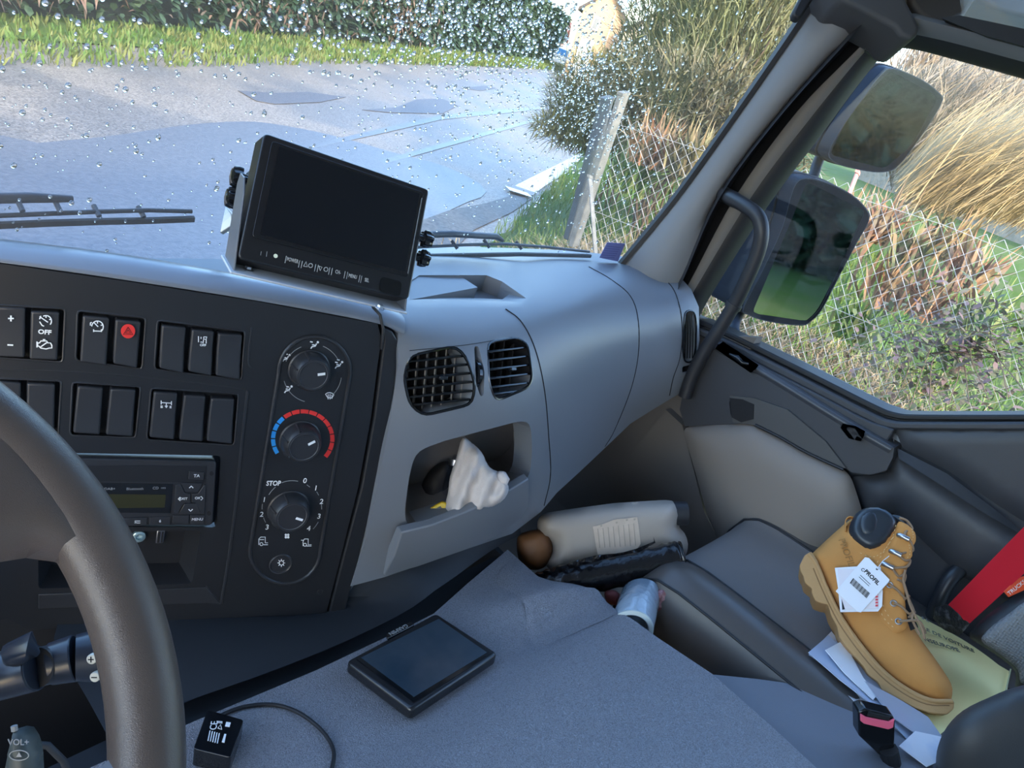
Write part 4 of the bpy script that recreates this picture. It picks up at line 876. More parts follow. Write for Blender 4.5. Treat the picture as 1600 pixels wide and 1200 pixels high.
sheet('paper_sheet', [(1430, 1142), (1476, 1152), (1462, 1192), (1448, 1198), (1405, 1165)], -.664, M_pap, 'white sheet at the lower end of the stack next to the black bolster', wav=.003)
# yellow folder, curling up at its edge
M_yel = mat('folder_yellow', (.93, .80, .36), .6)
yel = thing('yellow_folder', 'pale yellow folder printed RE DE VOITURE NSEUROPE under the boot', 'folder', az(1480, 1080, -.68))
def ymap(u, v):
    p = az(u, v, -.674); 
    return p
yp = [(1418, 948), (1440, 962), (1500, 1000), (1560, 1040), (1577, 1048), (1574, 1080), (1567, 1092), (1530, 1100), (1490, 1130), (1466, 1150), (1440, 1130), (1430, 1115), (1440, 1000)]
link('folder_cover', patch(yp, [], 12, lambda u, v: ymap(u, v)+V((0, 0, .004*sin(u*.03))), skirt=V((0, 0, -.003))), M_yel, yel, smooth=50)
m = MB(); m.ribbon([ymap(1577, 1048)+V((0, 0, .004)), ymap(1567, 1092)+V((0, 0, .004))], V((0, 0, 1)), .002); link('folder_fold', m, mat('folder_edge', (.55, .55, .3), .6), yel)
M_ptx = mat('folder_print', (.10, .11, .10), .6)
def ytext(s, x0, y0, x1, y1, hp, m=M_ptx, al='LEFT'):
    a = ymap(x0, y0); b = ymap(x1, y1); d = nz(b-a); f = Fr(a+V((0, 0, .0052)), d, V((0, 0, 1)).cross(d), V((0, 0, 1)))
    o = text(s, f, hp, m, yel, 'lettering', .0003, al)
    # fit to span
    return o
ytext('RE DE VOITURE', 1438, 984, 1526, 1024, .0128); ytext('NSEUROPE', 1441, 1002, 1508, 1024, .0132); ytext('S L', 1437, 968, 1470, 985, .011, M_grey)

# boot lying on its side: local plane parallel to the seat
boot = thing('work_boot', 'tan nubuck lace-up work boot with hang tags lying on the passenger seat papers', 'boot', az(1370, 950, -.68))
BZ = nz(V((-.78, -.05, .62))); _o = az(1310, 985, -.665); _d = BZ.dot(_o)
def bz_(px, py): return apl(px, py, BZ, _d)   # outward side faces up and a little to the driver
_x = nz(bz_(1470, 1080)-bz_(1270, 900)); BF0 = Fr(bz_(1370, 950), _x, BZ.cross(_x), BZ)
M_nub = mat('nubuck_tan', (.60, .275, .08), .85, bump=('noise', 500, .12), var=(12, (.53, .24, .07)), spec=.2); M_sole = mat('sole_tan', (.48, .28, .12), .6, bump=('noise', 200, .1), spec=.3)
M_pad = mat('collar_leather', (.022, .028, .036), .33)
def bpf(name, poly, T, D, m, w0=0, res=None, back=False, Tb=None, smoothp=True, parent=boot, off=0):
    q = [BF0.uv(*p) for p in poly]; res = res or .006
    return link(name, puff(q, res, lambda u, v, h: BF0.p(u, v, w0+h), T, D, back, Tb), m, parent, smooth=180, merge=True)
up = [(1262, 874), (1266, 868), (1290, 845), (1318, 820), (1335, 808), (1345, 806), (1372, 804), (1400, 812), (1415, 822), (1424, 836), (1426, 850), (1421, 862), (1420, 880), (1412, 905), (1410, 925), (1414, 950), (1424, 975), (1440, 1000), (1456, 1022), (1474, 1048), (1486, 1068), (1488, 1085), (1483, 1100), (1470, 1108), (1440, 1100), (1400, 1080), (1360, 1045), (1320, 995), (1296, 950), (1275, 905)]
bpf('boot_upper', cat2(up, 2), .042, .045, M_nub, 0, .006, True, .042)
# sole: welt + tread, deeper block
so = [(1256, 876), (1266, 870), (1276, 885), (1290, 925), (1312, 970), (1340, 1012), (1372, 1050), (1408, 1078), (1445, 1096), (1483, 1098), (1482, 1110), (1472, 1119), (1448, 1117), (1420, 1108), (1400, 1098), (1374, 1084), (1368, 1070), (1352, 1058), (1345, 1045), (1330, 1028), (1322, 1020), (1308, 1000), (1305, 985), (1296, 968), (1291, 951), (1283, 950), (1272, 946), (1266, 932), (1268, 928), (1256, 918), (1254, 908), (1250, 902), (1248, 892)]
qs = [BF0.uv(*p) for p in so]
m = MB(); m.prism([BF0.p(u, v, .040) for u, v in rquad(qs, .0025, 2)], -BF0.z*.08); link('sole', m, M_sole, boot, bevel=.0045, seg=3)
wl = [(1262, 874), (1274, 890), (1290, 928), (1312, 972), (1342, 1015), (1374, 1052), (1410, 1080), (1446, 1097), (1480, 1099)]
m = MB(); m.tube([BF0.px(*p, .039) for p in cat([(a, b) for a, b in wl], 4)], .0035, 8); link('welt', m, M_sole, boot, smooth=60)
m = MB(); m.tube([BF0.px(p[0]-5, p[1]+6, .0395) for p in cat([(a, b) for a, b in wl[1:]], 4)], .0012, 6); link('sole_groove', m, mat('sole_dark', (.28, .15, .06), .7), boot, smooth=60)
# black padded collar
bpf('collar_pad', cat2([(1324, 832), (1334, 812), (1350, 803), (1370, 803), (1388, 812), (1397, 826), (1390, 845), (1376, 862), (1356, 870), (1338, 862), (1326, 848)], 3), .017, .012, M_pad, .034, .004)
bpf('ankle_pad', cat2([(1336, 830), (1341, 816), (1355, 810), (1366, 816), (1369, 832), (1362, 846), (1350, 851), (1339, 845)], 3), .007, .012, M_pad, .046, .004)
bpf('tongue', cat2([(1384, 812), (1398, 812), (1412, 818), (1417, 828), (1412, 836), (1398, 826)], 3), .012, .010, M_pad, .026, .004)
m = MB(); P_ = [BF0.px(*p, .03) for p in cat([(1318, 838), (1318, 822), (1324, 816), (1332, 818), (1334, 826)], 4)]; m.loft([[p-BF0.z*.006, p+BF0.z*.006, p+BF0.z*.006+BF0.x*.0015, p-BF0.z*.006+BF0.x*.0015] for p in P_], True, True); link('pull_loop', m, M_nub, boot)
# quarter / facing panel with stitching
fq = [(1398, 824), (1412, 830), (1424, 842), (1425, 856), (1418, 866), (1420, 878), (1408, 892), (1404, 905), (1407, 930), (1409, 960), (1413, 985), (1404, 993), (1392, 996), (1372, 978), (1362, 950), (1366, 920), (1360, 896), (1378, 870), (1392, 846)]
bpf('lace_facing', rquad(fq, 5, 2), .0040, .006, M_nub, .0415, .005)
M_st = mat('stitch_thread', (.72, .5, .24), .7)
def stitch(pts, w_=.0462):
    mb = MB(); P_ = cat([(a, b) for a, b in pts], 6); Q_ = [BF0.px(p[0], p[1], w_) for p in P_]
    for i in range(0, len(Q_)-1, 2): mb.ribbon([Q_[i], Q_[i]*.3+Q_[i+1]*.7], BF0.z, .0009, .0005)
    link('stitching', mb, M_st, boot, smooth=0)
stitch([(1390, 850), (1376, 872), (1364, 894), (1370, 918), (1366, 948), (1376, 974), (1393, 990)]); stitch([(1394, 832), (1388, 852), (1372, 874), (1356, 880), (1335, 872)], .0445); stitch([(1374, 920), (1372, 945), (1381, 968), (1398, 986)])
stitch([(1418, 838), (1420, 850), (1414, 862), (1415, 876), (1404, 890)])
sh = [BF0.px(*p, .041) for p in [(1335, 872), (1332, 890), (1340, 915), (1352, 935)]]
# lettering pressed into the heel side
a_ = BF0.px(1311, 852, .0425); b_ = BF0.px(1328, 895, .0425); f_ = Fr(a_, b_-a_, BF0.z.cross(nz(b_-a_)), BF0.z); text('PROFIL', f_, .0145, mat('embossed', (.33, .16, .045), .8), boot, 'embossed_lettering', .0006, 'LEFT')
# hooks and eyelets
for x, y in ((1406, 852), (1394, 876), (1382, 895)):
    p = BF0.px(x, y, .046); f_ = Fr(p, BF0.px(x+6, y+3, .046)-p, BF0.y, BF0.z); m = MB(); m.tube([f_.p(-.009, 0, 0), f_.p(-.007, 0, .003), f_.p(.0, 0, .0042), f_.p(.007, 0, .004)], [.0035, .0042, .0038, .0042], 10); link('lace_hook', m, M_metal, boot, smooth=50)
for x, y in ((1384, 923), (1390, 951), (1397.5, 978.5)):
    m = MB(); m.lathe(Fr(BF0.px(x, y, .046), BF0.x, BF0.y, BF0.z), [(.0052, -.001), (.0052, .0012), (.0042, .0018), (.0030, .0012), (.0026, -.001), (.0001, -.001)], 20, False); link('eyelet', m, M_metal, boot, smooth=60)
M_lace = mat('lace_brown', (.30, .19, .11), .8)
def lace(pts, w0=.046, r=.0019):
    mb = MB(); P_ = cat([(a, b, c) for a, b, c in pts], 6); mb.tube([BF0.px(p[0], p[1], w0+p[2]) for p in P_], r, 7); link('lace', mb, M_lace, boot, smooth=60)
lace([(1408, 853, .004), (1416, 858, .0), (1421, 868, -.008), (1414, 872, -.005), (1402, 876, .003)]); lace([(1398, 880, .004), (1408, 886, .0), (1416, 884, -.006), (1412, 894, -.003), (1400, 897, .0), (1388, 898, .004)])
lace([(1388, 900, .004), (1398, 910, 0), (1408, 906, -.004), (1406, 918, -.004), (1396, 915, .002)]); lace([(1384, 923, .003), (1396, 932, .002), (1408, 942, -.004), (1415, 938, -.008), (1406, 945, -.002)])
lace([(1390, 951, .003), (1402, 957, .003), (1414, 966, -.004), (1423, 962, -.008), (1413, 972, -.002)]); lace([(1398, 979, .003), (1410, 978, .004), (1422, 977, .0), (1432, 980, -.004), (1440, 995, -.01)])
lace([(1404, 915, .0), (1410, 935, .0), (1416, 955, -.002), (1426, 975, -.002), (1434, 990, -.004), (1438, 1004, -.006)]); lace([(1408, 900, -.002), (1405, 918, -.002), (1412, 940, -.004), (1421, 962, -.004), (1418, 975, .0), (1430, 998, -.004)])
lace([(1400, 820, -.004), (1412, 824, -.008), (1420, 836, -.01), (1409, 842, .0), (1406, 850, .004)])
m = patch([BF0.uv(*p) for p in [(1396, 905), (1408, 900), (1418, 955), (1430, 985), (1418, 990), (1408, 960)]], [], .006, lambda u, v: BF0.p(u, v, .030)); link('tongue_gap', m, M_well, boot)
# hang tags
M_tag = mat('tag_card', (.84, .84, .87), .5)
def tagc(name, poly, w_, m=M_tag): mb = MB(); mb.prism([BF0.px(*p, w_) for p in poly], BF0.z*.0012); return link(name, mb, m, boot, smooth=0)
t3 = tagc('hang_tag', [(1301, 898), (1352, 895), (1370, 897), (1373, 935), (1372, 956), (1366, 964), (1309, 965), (1306, 930)], .0505, M_tag); t2 = tagc('hang_tag', [(1305, 900), (1368, 900), (1366, 960), (1311, 961)], .052, mat('tag_pale', (.8, .74, .76), .5))
m = MB()
for k in range(6): m.prism([BF0.px(*p, .0534) for p in [(1362, 932+k*4.4), (1366, 932+k*4.4), (1365.5, 935+k*4.4), (1361.5, 935+k*4.4)]], BF0.z*.0002)
link('tag_print', m, mat('tag_red', (.7, .08, .1), .5), t2); tc_ = MB(); tc_.prism([BF0.px(*p, .0534) for p in [(1311, 945), (1316, 961), (1312, 962)]], BF0.z*.0002); link('tag_print', tc_, M_well, t2)
t1 = tagc('hang_tag', [(1302, 934), (1346, 883), (1352, 884), (1383, 917), (1381, 921), (1340, 966), (1334, 965)], .054)
a_ = BF0.px(1346, 903, .0553); b_ = BF0.px(1364, 921, .0553); f_ = Fr(a_, b_-a_, BF0.z.cross(nz(b_-a_)), BF0.z); text('PROFIL', f_, .0085, M_well, t1, 'lettering', .0002, 'LEFT', .0003)
m = MB(); m.ribbon([BF0.px(*p, .0553) for p in arc(1343, 902, 2.2, 0, 300, 8)], BF0.z, .0009, .0002)
for k in range(17):
    s = k/16; x = 1329+s*24; y = 915+s*22; wv = .0009 if k % 3 else .0016; m.ribbon([BF0.px(x, y, .0553), BF0.px(x-5.2, y+7.5, .0553)], BF0.z, wv, .0002)
for k in (0, 1): m.ribbon([BF0.px(1339-k*2, 910+k*2.5, .0553), BF0.px(1354-k*2, 924+k*2.5, .0553)], BF0.z, .0008, .0002)
link('barcode', m, M_well, t1); m = MB(); m.lathe(Fr(BF0.px(1364, 901, .0553), BF0.x, BF0.y, BF0.z), [(.0016, 0), (.0016, .0003), (.0001, .0003)], 12); link('tag_hole', m, M_well, t1)
m = MB(); m.tube([BF0.px(1364, 901, .056), BF0.px(1372, 890, .06), BF0.px(1383, 880, .05)], .0006, 5); link('tag_string', m, M_tag, t1)

# ------------------------------------------------------------------ door, pillar, glass
door = thing('door_1', 'charcoal passenger door with beige lower pocket', 'door', (1.5, .3, -1.2), kind='structure')
XD = 1.5
def dx(poly, x): return [ax(px, py, x) for px, py in poly]
bel = [(1040, 480), (1097, 503), (1130, 517), (1200, 550), (1300, 600), (1375, 638), (1405, 648), (1450, 652), (1600, 652), (1720, 650)]
dp_ = bel+[(1720, 1150), (1480, 1100), (1200, 870), (1060, 720), (1060, 600), (1020, 560)]
link('door_panel', patch(dp_, [], 24, lambda u, v: ax(u, v, XD+.005), skirt=V((.06, 0, 0))), M_door, door, smooth=50)
# mouldings along the belt line: stacked rails
def rail(pts, x0, x1, name, m, h, n=4, up=V((0, 0, 1)), bev=.003):
    P_ = cat([(a, b) for a, b in pts], n); mb = MB(); rows = []
    for p in P_: q = ax(p[0], p[1], x0); rows.append([q, V((x1, q.y*x1/x0, q.z*x1/x0))*0+V((x1, q.y, q.z)), V((x1, q.y, q.z-h)), V((x0, q.y, q.z-h))])
    mb.loft(rows, True, True); return link(name, mb, m, door, bevel=bev, smooth=50)
rail([(1090, 498), (1130, 515), (1200, 549), (1300, 599), (1370, 634), (1400, 645), (1440, 648), (1600, 648), (1720, 646)], XD-.004, XD+.05, 'window_seal', M_rubber, .012)
rail([(1090, 512), (1130, 529), (1200, 563), (1290, 609), (1362, 646), (1395, 658), (1440, 660), (1600, 660), (1720, 658)], XD-.016, XD+.03, 'belt_rail', M_door, .016, bev=.004)
rail([(1120, 536), (1190, 572), (1280, 618), (1350, 655), (1385, 668), (1397, 672)], XD-.026, XD+.01, 'belt_rail', M_door, .03, bev=.006)
# arm-rest shelf running forward-back with pull groove
arm_o = [(1078, 560), (1118, 535), (1160, 560), (1260, 622), (1340, 668), (1397, 700), (1395, 715), (1385, 735), (1360, 742), (1330, 738), (1280, 700), (1230, 672), (1180, 655), (1160, 662), (1070, 666), (1062, 640)]
def amap(u, v):
    # upper edge close to the camera, lower edge recedes
    return ax(u, v, XD-.045)
link('armrest', patch(arm_o, [rquad([(1139, 625), (1170, 626), (1178, 630), (1176, 655), (1150, 660), (1142, 650)], 5)], 14, amap, skirt=V((.05, 0, 0)), hskirt=V((.04, 0, 0))), M_door, door, smooth=40)
m = MB(); ar = [(1112, 536), (1150, 556), (1190, 578), (1240, 608), (1300, 645), (1350, 675), (1394, 700)]
P_ = cat([(a, b) for a, b in ar], 4); rows = []
for i, p in enumerate(P_):
    q = ax(p[0], p[1], XD-.045); rows.append([q+V((0, 0, -.012)), q+V((-.004, 0, -.004)), q+V((0, 0, .002)), q+V((.018, 0, .003)), q+V((.022, 0, -.006)), q+V((.045, 0, -.008)), q+V((.05, 0, .01))])
m.loft(rows); link('armrest_top', m, mat('armrest_top', (.06, .062, .07), .28), door, smooth=30, bevel=.002)
m = MB(); m.prism([ax(*p, XD-.056) for p in [(1120, 540), (1130, 533), (1186, 570), (1176, 578)]], V((0, 0, -.008))); sw = link('switch_plate', m, M_blk2, door, bevel=.001)
m = MB(); m.tube([ax(1140, 553, XD-.058), ax(1152, 559, XD-.060), ax(1160, 567, XD-.060), ax(1170, 569, XD-.058)], [.003, .006, .004, .003], 10); link('window_switch', m, M_gloss, sw, smooth=60)
m = MB(); m.prism([ax(*p, XD-.06) for p in [(1316, 660), (1338, 664), (1354, 673), (1351, 683), (1330, 678)]], V((0, 0, -.012))); link('door_latch', m, M_blk2, door, bevel=.002)
# inner pocket (recess behind armrest) 
m = MB(); pk = [(1140, 618), (1178, 622), (1230, 640), (1290, 690), (1322, 732), (1300, 726), (1250, 700), (1180, 664), (1145, 660)]
link('pull_recess', patch(pk, [], 12, lambda u, v: ax(u, v, XD-.052), skirt=V((.01, 0, 0))), mat('recess_grey', (.075, .072, .07), .6), door)
m = MB(); m.prism([ax(*p, XD-.0535) for p in [(1140, 622), (1160, 624), (1178, 632), (1177, 655), (1158, 660), (1143, 652)]], V((.002, 0, 0))); link('recess_shade_patch', m, M_well, door)  # flat black patch painting the dark inside of the pull opening
bei = [(1066, 668), (1120, 662), (1178, 661), (1215, 680), (1260, 705), (1318, 733), (1330, 745), (1340, 775), (1349, 805), (1330, 850), (1260, 880), (1180, 860), (1150, 900), (1125, 850), (1103, 800), (1090, 750)]
def bmap(u, v, h):
    return ax(u, v, XD-.04-h)
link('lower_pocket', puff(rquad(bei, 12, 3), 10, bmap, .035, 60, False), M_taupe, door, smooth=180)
m = MB(); m.tube([ax(p[0], p[1], XD-.055) for p in cat([(1180, 664), (1220, 684), (1262, 708), (1318, 734)], 5)], .003, 8); link('pocket_edge', m, M_rubber, door)
# rear panel crease
rc = [(1396, 672), (1398, 700), (1410, 716), (1460, 750), (1530, 795), (1600, 838), (1720, 900), (1720, 1000), (1500, 900), (1395, 800), (1352, 830), (1330, 745), (1385, 740), (1395, 715)]
link('rear_panel', puff(rquad(rc, 6), 16, lambda u, v, h: ax(u, v, XD-.012-h), .02, 40, False), M_door, door, smooth=180)
up_ = [(1398, 668), (1720, 664), (1720, 880), (1600, 815), (1560, 790), (1480, 735), (1410, 700)]
link('upper_trim', puff(rquad(up_, 6), 16, lambda u, v, h: ax(u, v, XD-.004-h), .012, 20, False), M_door, door, smooth=180)
# sloping ledge between them
m = MB(); m.loft([[ax(1402, 700, XD-.02), ax(1480, 740, XD-.03), ax(1560, 800, XD-.02), ax(1610, 840, XD-.02)], [ax(1404, 716, XD-.035), ax(1470, 758, XD-.045), ax(1535, 800, XD-.04), ax(1590, 832, XD-.035)]]); link('door_ledge', m, M_door, door)

# windscreen
def wy(z): return .86-.26*(z+.37)
WSN = nz(V((0, 1, .26)))   # plane normal
WSd = WSN.dot(V((0, .86, -.37)))
def wsp(px, py, w_=0): return apl(px, py, WSN, WSd)+WSN*w_
wg = glass('side_glass', (.95, .97, .98)); wg1 = glass('windscreen_glass', (.95, .97, .98), haze=.045);  # diffuse share puts a milky light-scatter haze into the dirty windscreen
m = MB(); m.prism([V((-.8, wy(-.5), -.5)), V((1.425, wy(-.5), -.5)), V((1.425, wy(.5), .5)), V((-.8, wy(.5), .5))], WSN*.005); o = link('window_1', m, wg1, None, smooth=0); props(o, kind='structure')
# side glass
m = MB(); m.prism([V((1.535, .85, -.45)), V((1.535, -.3, -.40)), V((1.535, -.3, .32)), V((1.535, .60, .32))], V((.004, 0, 0))); o = link('window_2', m, wg, None, smooth=0); props(o, kind='structure')

# A-pillar: long loft between windscreen edge and the door opening
L0 = [(948, 436), (962, 418), (1054, 306), (1140, 186), (1227, 60), (1268, -2), (1310, -60)]
L1 = [(1040, 470), (1066, 432), (1122, 306), (1215, 180), (1322, 60), (1372, 0), (1425, -60)]
L2 = [(1050, 484), (1078, 440), (1150, 306), (1245, 175), (1342, 75), (1400, 15), (1440, -40)]
L3 = [(1060, 500), (1086, 452), (1175, 306), (1262, 190), (1352, 80), (1392, 45), (1440, 10)]
L4 = [(1074, 520), (1097, 468), (1192, 318), (1265, 220), (1345, 112), (1382, 75), (1432, 60)]
def cl(L, f, n=5): return [f(p[0], p[1]) for p in cat([(a, b) for a, b in L], n)]
A0 = cl(L0, lambda x, y: wsp(x, y, -.01)); A1 = cl(L1, lambda x, y: ax(x, y, 1.455)); A2 = cl(L2, lambda x, y: ax(x, y, 1.49)); A3 = cl(L3, lambda x, y: ax(x, y, 1.50)); A4 = cl(L4, lambda x, y: ax(x, y, 1.52))
def midb(a, b, s, out): return a*(1-s)+b*s+out
inn = nz(V((-.6, -.7, 0)))
m = MB(); m.loft([[a, midb(a, b, .12, inn*.012), midb(a, b, .45, inn*.022), midb(a, b, .8, inn*.012), b, b+V((.02, .03, 0))] for a, b in zip(A0, A1)]); o = link('trim_1', m, M_pillar, None, smooth=80); props(o, 'grey A-pillar trim', kind='structure')
m = MB(); m.loft([[a+V((.0, .0, .0)), a+inn*.006, a-CR*.010+inn*.004, a-CR*.012-inn*.01] for a in A0]); o = link('trim_2', m, M_rubber, None, smooth=60); props(o, kind='structure')
m = MB(); m.loft([[b-V((.03, .02, 0)), b+V((.012, .01, 0)), midb(b, c, .4, V((.03, .015, 0))), c, c+V((.01, 0, 0))] for b, c in zip(A1, A2)]); o = link('trim_3', m, M_rubber, None, smooth=60); props(o, kind='structure')
m = MB(); m.loft([[b, midb(b, c, .5, V((-.004, 0, 0))), c, c+V((.02, 0, 0))] for b, c in zip(A2, A3)]); o = link('trim_4', m, mat('frame_taupe', (.17, .155, .14), .5), None, smooth=60); props(o, kind='structure')
m = MB(); m.loft([[b, midb(b, c, .5, V((-.006, 0, 0))), c, c+V((.03, 0, 0))] for b, c in zip(A3, A4)]); o = link('trim_5', m, M_rubber, None, smooth=60); props(o, kind='structure')
# door header
H0 = [(1365, 92), (1382, 76), (1400, 70), (1432, 74), (1500, 92), (1600, 120), (1700, 150)]; H1 = [(1350, 80), (1368, 60), (1400, 50), (1440, 56), (1500, 70), (1600, 97), (1700, 124)]
H2 = [(1400, 20), (1420, 20), (1440, 26), (1460, 32), (1520, 47), (1600, 66), (1700, 90)]
h0 = cl(H0, lambda x, y: ax(x, y, 1.52)); h1 = cl(H1, lambda x, y: ax(x, y, 1.49)); h2 = cl(H2, lambda x, y: ax(x, y, 1.46))
m = MB(); m.loft([[a+V((.03, 0, 0)), a, b] for a, b in zip(h0, h1)]); o = link('trim_6', m, M_rubber, None, smooth=60); props(o, kind='structure')
m = MB(); m.loft([[a, midb(a, b, .3, V((-.012, 0, 0))), midb(a, b, .8, V((-.014, 0, 0))), b, b+V((.05, 0, .01))] for a, b in zip(h1, h2)]); o = link('trim_7', m, M_pillar, None, smooth=60); props(o, kind='structure')
# roof lining (right strip only) with the dark shelf opening
m = MB(); m.prism([V((1.36, .80, .30)), V((1.60, .80, .30)), V((1.60, .05, .36)), V((1.36, .05, .36))], V((0, 0, .03))); o = link('ceiling', m, M_well, None); props(o, kind='structure')
m = MB(); m.prism([ax(x, y, 1.44) for x, y in [(1470, 28), (1500, 24), (1720, 70), (1720, 92), (1600, 72), (1540, 56)]], V((.03, 0, 0))); o = link('roof_slot', m, M_well, None); props(o, 'dark gap above the grey door header rail', 'trim'); o['kind'] = 'structure'; o.name = 'trim_8'
rs_ = thing('roof_console', 'dark grey overhead console corner above the passenger door', 'overhead console', at(1400, 60, 1.3)); M_rc = mat('roof_plastic', (.065, .064, .066), .6)
def rblock(poly, t, dep, name, bev=.008): mb = MB(); mb.prism([at(x, y, t) for x, y in poly], CF*dep); return link(name, mb, M_rc, rs_, bevel=bev, seg=4, smooth=50)
rblock([(1312, 0), (1345, 14), (1398, 42), (1408, 56), (1424, 62), (1436, 54), (1438, 40), (1412, -10), (1400, -60), (1280, -60)], 1.27, .1, 'console_arm', .012)
rblock([(1418, -60), (1424, 6), (1440, 24), (1466, 42), (1480, 36), (1510, 22), (1530, -10), (1530, -60)], 1.30, .06, 'console_foot')
rblock([(1515, -60), (1515, -2), (1570, 18), (1700, 50), (1700, -60)], 1.33, .08, 'console_panel', .006)
sv = thing('sun_visor', 'black sun visor corner hanging at the top of the windscreen beside the pillar', 'sun visor', at(1250, 10, 1.32)); m = MB(); m.prism([at(x, y, 1.32) for x, y in [(1262, -60), (1252, -8), (1239, 18), (1240, 26), (1250, 30), (1262, 12), (1290, -30), (1300, -60)]], CF*.02); link('visor_board', m, M_rubber, sv, bevel=.004)

# grab handle
gh = thing('grab_handle', 'black grab handle bending out from the A-pillar over the side window', 'grab handle', ax(1085, 590, 1.43)); M_gh = mat('handle_black', (.02, .02, .023), .45, bump=('noise', 900, .1))
P_ = cat([ax(1128, 302, 1.47), ax(1140, 308, 1.44), ax(1165, 322, 1.42), ax(1184, 338, 1.415), ax(1190, 362, 1.415), ax(1184, 395, 1.42), ax(1165, 440, 1.425), ax(1146, 478, 1.43), ax(1120, 520, 1.43), ax(1100, 550, 1.43), ax(1080, 590, 1.43), ax(1070, 620, 1.43)], 6)
m = MB(); m.tube(P_, [.014 if i > 8 else .015 for i in range(len(P_))], 18); link('handle_bar', m, M_gh, gh, smooth=60)
m = MB(); m.tube([ax(1148, 474, 1.43), ax(1144, 481, 1.43)], .0165, 18); link('handle_joint', m, M_gh, gh, smooth=60)
# ------------------------------------------------------------------ outside the cab: mirrors, wipers, drops
M_mh = mat('mirror_housing', (.03, .038, .055), .45, spec=.2)
M_mg = mat('mirror_glass', (.30, .34, .34), .03, 1)
def mirror(label, frame_px, glass_px, t0, n, scale, loc):
    th = thing('wing_mirror', label, 'mirror', loc, 'stacked wing mirrors of the truck'); d = n.dot(at(*loc_px(frame_px), t0))
    f3 = [apl(x, y, n, d) for x, y in frame_px]; c = sum(f3, V())/len(f3); dens3 = f3
    fwd = V((.0, 1, 0)); m = MB()
    m.loft([[c+(p-c)*.985-n*.0 for p in f3], f3, [p+fwd*.02 for p in f3], [c+(p-c)*1.0+fwd*.085 for p in f3], [c+(p-c)*.88+fwd*.13 for p in f3], [c+(p-c)*.6+fwd*.15 for p in f3]], True, False)
    m.f.append(tuple(range(len(f3)*5, len(f3)*6))); link('housing', m, M_mh, th, smooth=60)
    g3 = [apl(x, y, n, d)+fwd*.006 for x, y in glass_px]
    m = MB(); m.loft([[c+(p-c)*.985 for p in f3], [g-fwd*.001 for g in resamp(g3, len(f3), f3)]], True, False); link('mirror_frame', m, mat('mirror_rim', (.008, .010, .014), .6, spec=.04), th, smooth=30)
    m = MB(); m.prism(g3, fwd*.003); link('mirror_glass', m, M_mg, th, smooth=0)
    m = MB(); m.tube([p+fwd*.030 for p in f3]+[f3[0]+fwd*.03], .003, 6, False); link('housing_seam', m, M_rubber, th)
    return th
def loc_px(P): return (sum(p[0] for p in P)/len(P), sum(p[1] for p in P)/len(P))
def resamp(g, n, ref):
    out = []
    for r in ref:
        best = None
        for i in range(len(g)):
            a, b = g[i-1], g[i]; ab = b-a; t = max(0, min(1, (r-a).dot(ab)/ab.length_squared)) if ab.length_squared else 0; q = a+ab*t
            if best is None or (q-r).length < (best-r).length: best = q
        out.append(best)
    return out
nm = nz(V((-.42, -.90, .05)))
up_f = cat2([(1379, 114), (1398, 107), (1440, 124), (1468, 145), (1473, 158), (1455, 190), (1429, 228), (1405, 258), (1388, 268), (1364, 269), (1330, 263), (1306, 255), (1294, 240), (1310, 208), (1327, 182), (1355, 144)], 3)
up_g = rquad([(1394, 111), (1470, 152), (1431, 226), (1386, 265), (1299, 243), (1332, 178)], 10)
lo_f = cat2([(1240, 293), (1258, 278), (1293, 285), (1330, 303), (1354, 326), (1358, 345), (1340, 378), (1310, 435), (1285, 483), (1268, 502), (1250, 509), (1197, 502), (1166, 491), (1162, 480), (1190, 425), (1222, 355)], 3)
lo_g = rquad([(1264, 285), (1356, 331), (1286, 483), (1266, 504), (1178, 491), (1240, 345)], 9)
mu = mirror('upper wide-angle truck mirror outside the side window', up_f, up_g, 1.72, nm, 1, at(1385, 190, 1.75))
ml_ = mirror('lower larger main truck mirror outside the side window', lo_f, lo_g, 1.70, nm, 1, at(1260, 400, 1.75))
ma = thing('mirror_arm', 'tubular arm carrying both wing mirrors beside the door', 'mirror arm', at(1165, 545, 1.72)); m = MB(); m.tube(cat([at(1285, 238, 1.83), at(1276, 258, 1.83), at(1266, 285, 1.83), at(1210, 390, 1.86), at(1160, 480, 1.78), at(1147, 508, 1.72), at(1152, 528, 1.70), at(1178, 552, 1.66)], 5), .0125, 14); link('arm_tube', m, M_mh, ma, smooth=60)

M_wip = mat('wiper_black', (.02, .023, .03), .35)
def wiper(label, base, arm_, blade, frame_, loc):
    th = thing('windscreen_wiper', label, 'windscreen wiper', loc)
    m = MB(); P_ = [wsp(*p, .012) for p in blade]; m.loft([[p+V((0, 0, .002)), p-V((0, 0, .004)), p-V((0, 0, .004))+WSN*.004, p+V((0, 0, .002))+WSN*.004] for p in P_], True, True); link('rubber_blade', m, M_rubber, th)
    m = MB(); m.tube([wsp(*p, .020) for p in frame_], .0028, 8); link('blade_frame', m, M_wip, th, smooth=60)
    m = MB(); m.tube([wsp(*p, .03) for p in arm_], [.006]*(len(arm_)-1)+[.004], 8); link('wiper_arm', m, M_wip, th, smooth=60)
    for p in base: m = MB(); m.tube([wsp(p[0], p[1], .028), wsp(p[0]+2, p[1]+5, .014)], .003, 6); link('blade_clip', m, M_wip, th)
wiper('left windscreen wiper resting low on the wet glass behind the console hood', [(40, 338), (100, 340), (160, 345), (230, 346)], [(-60, 342), (0, 338), (60, 336), (128, 337)], [(-60, 366), (0, 364), (80, 360), (160, 357), (240, 355), (311, 352)], [(-60, 358), (0, 356), (80, 352), (160, 348), (240, 345), (310, 346)], wsp(100, 355, .01))
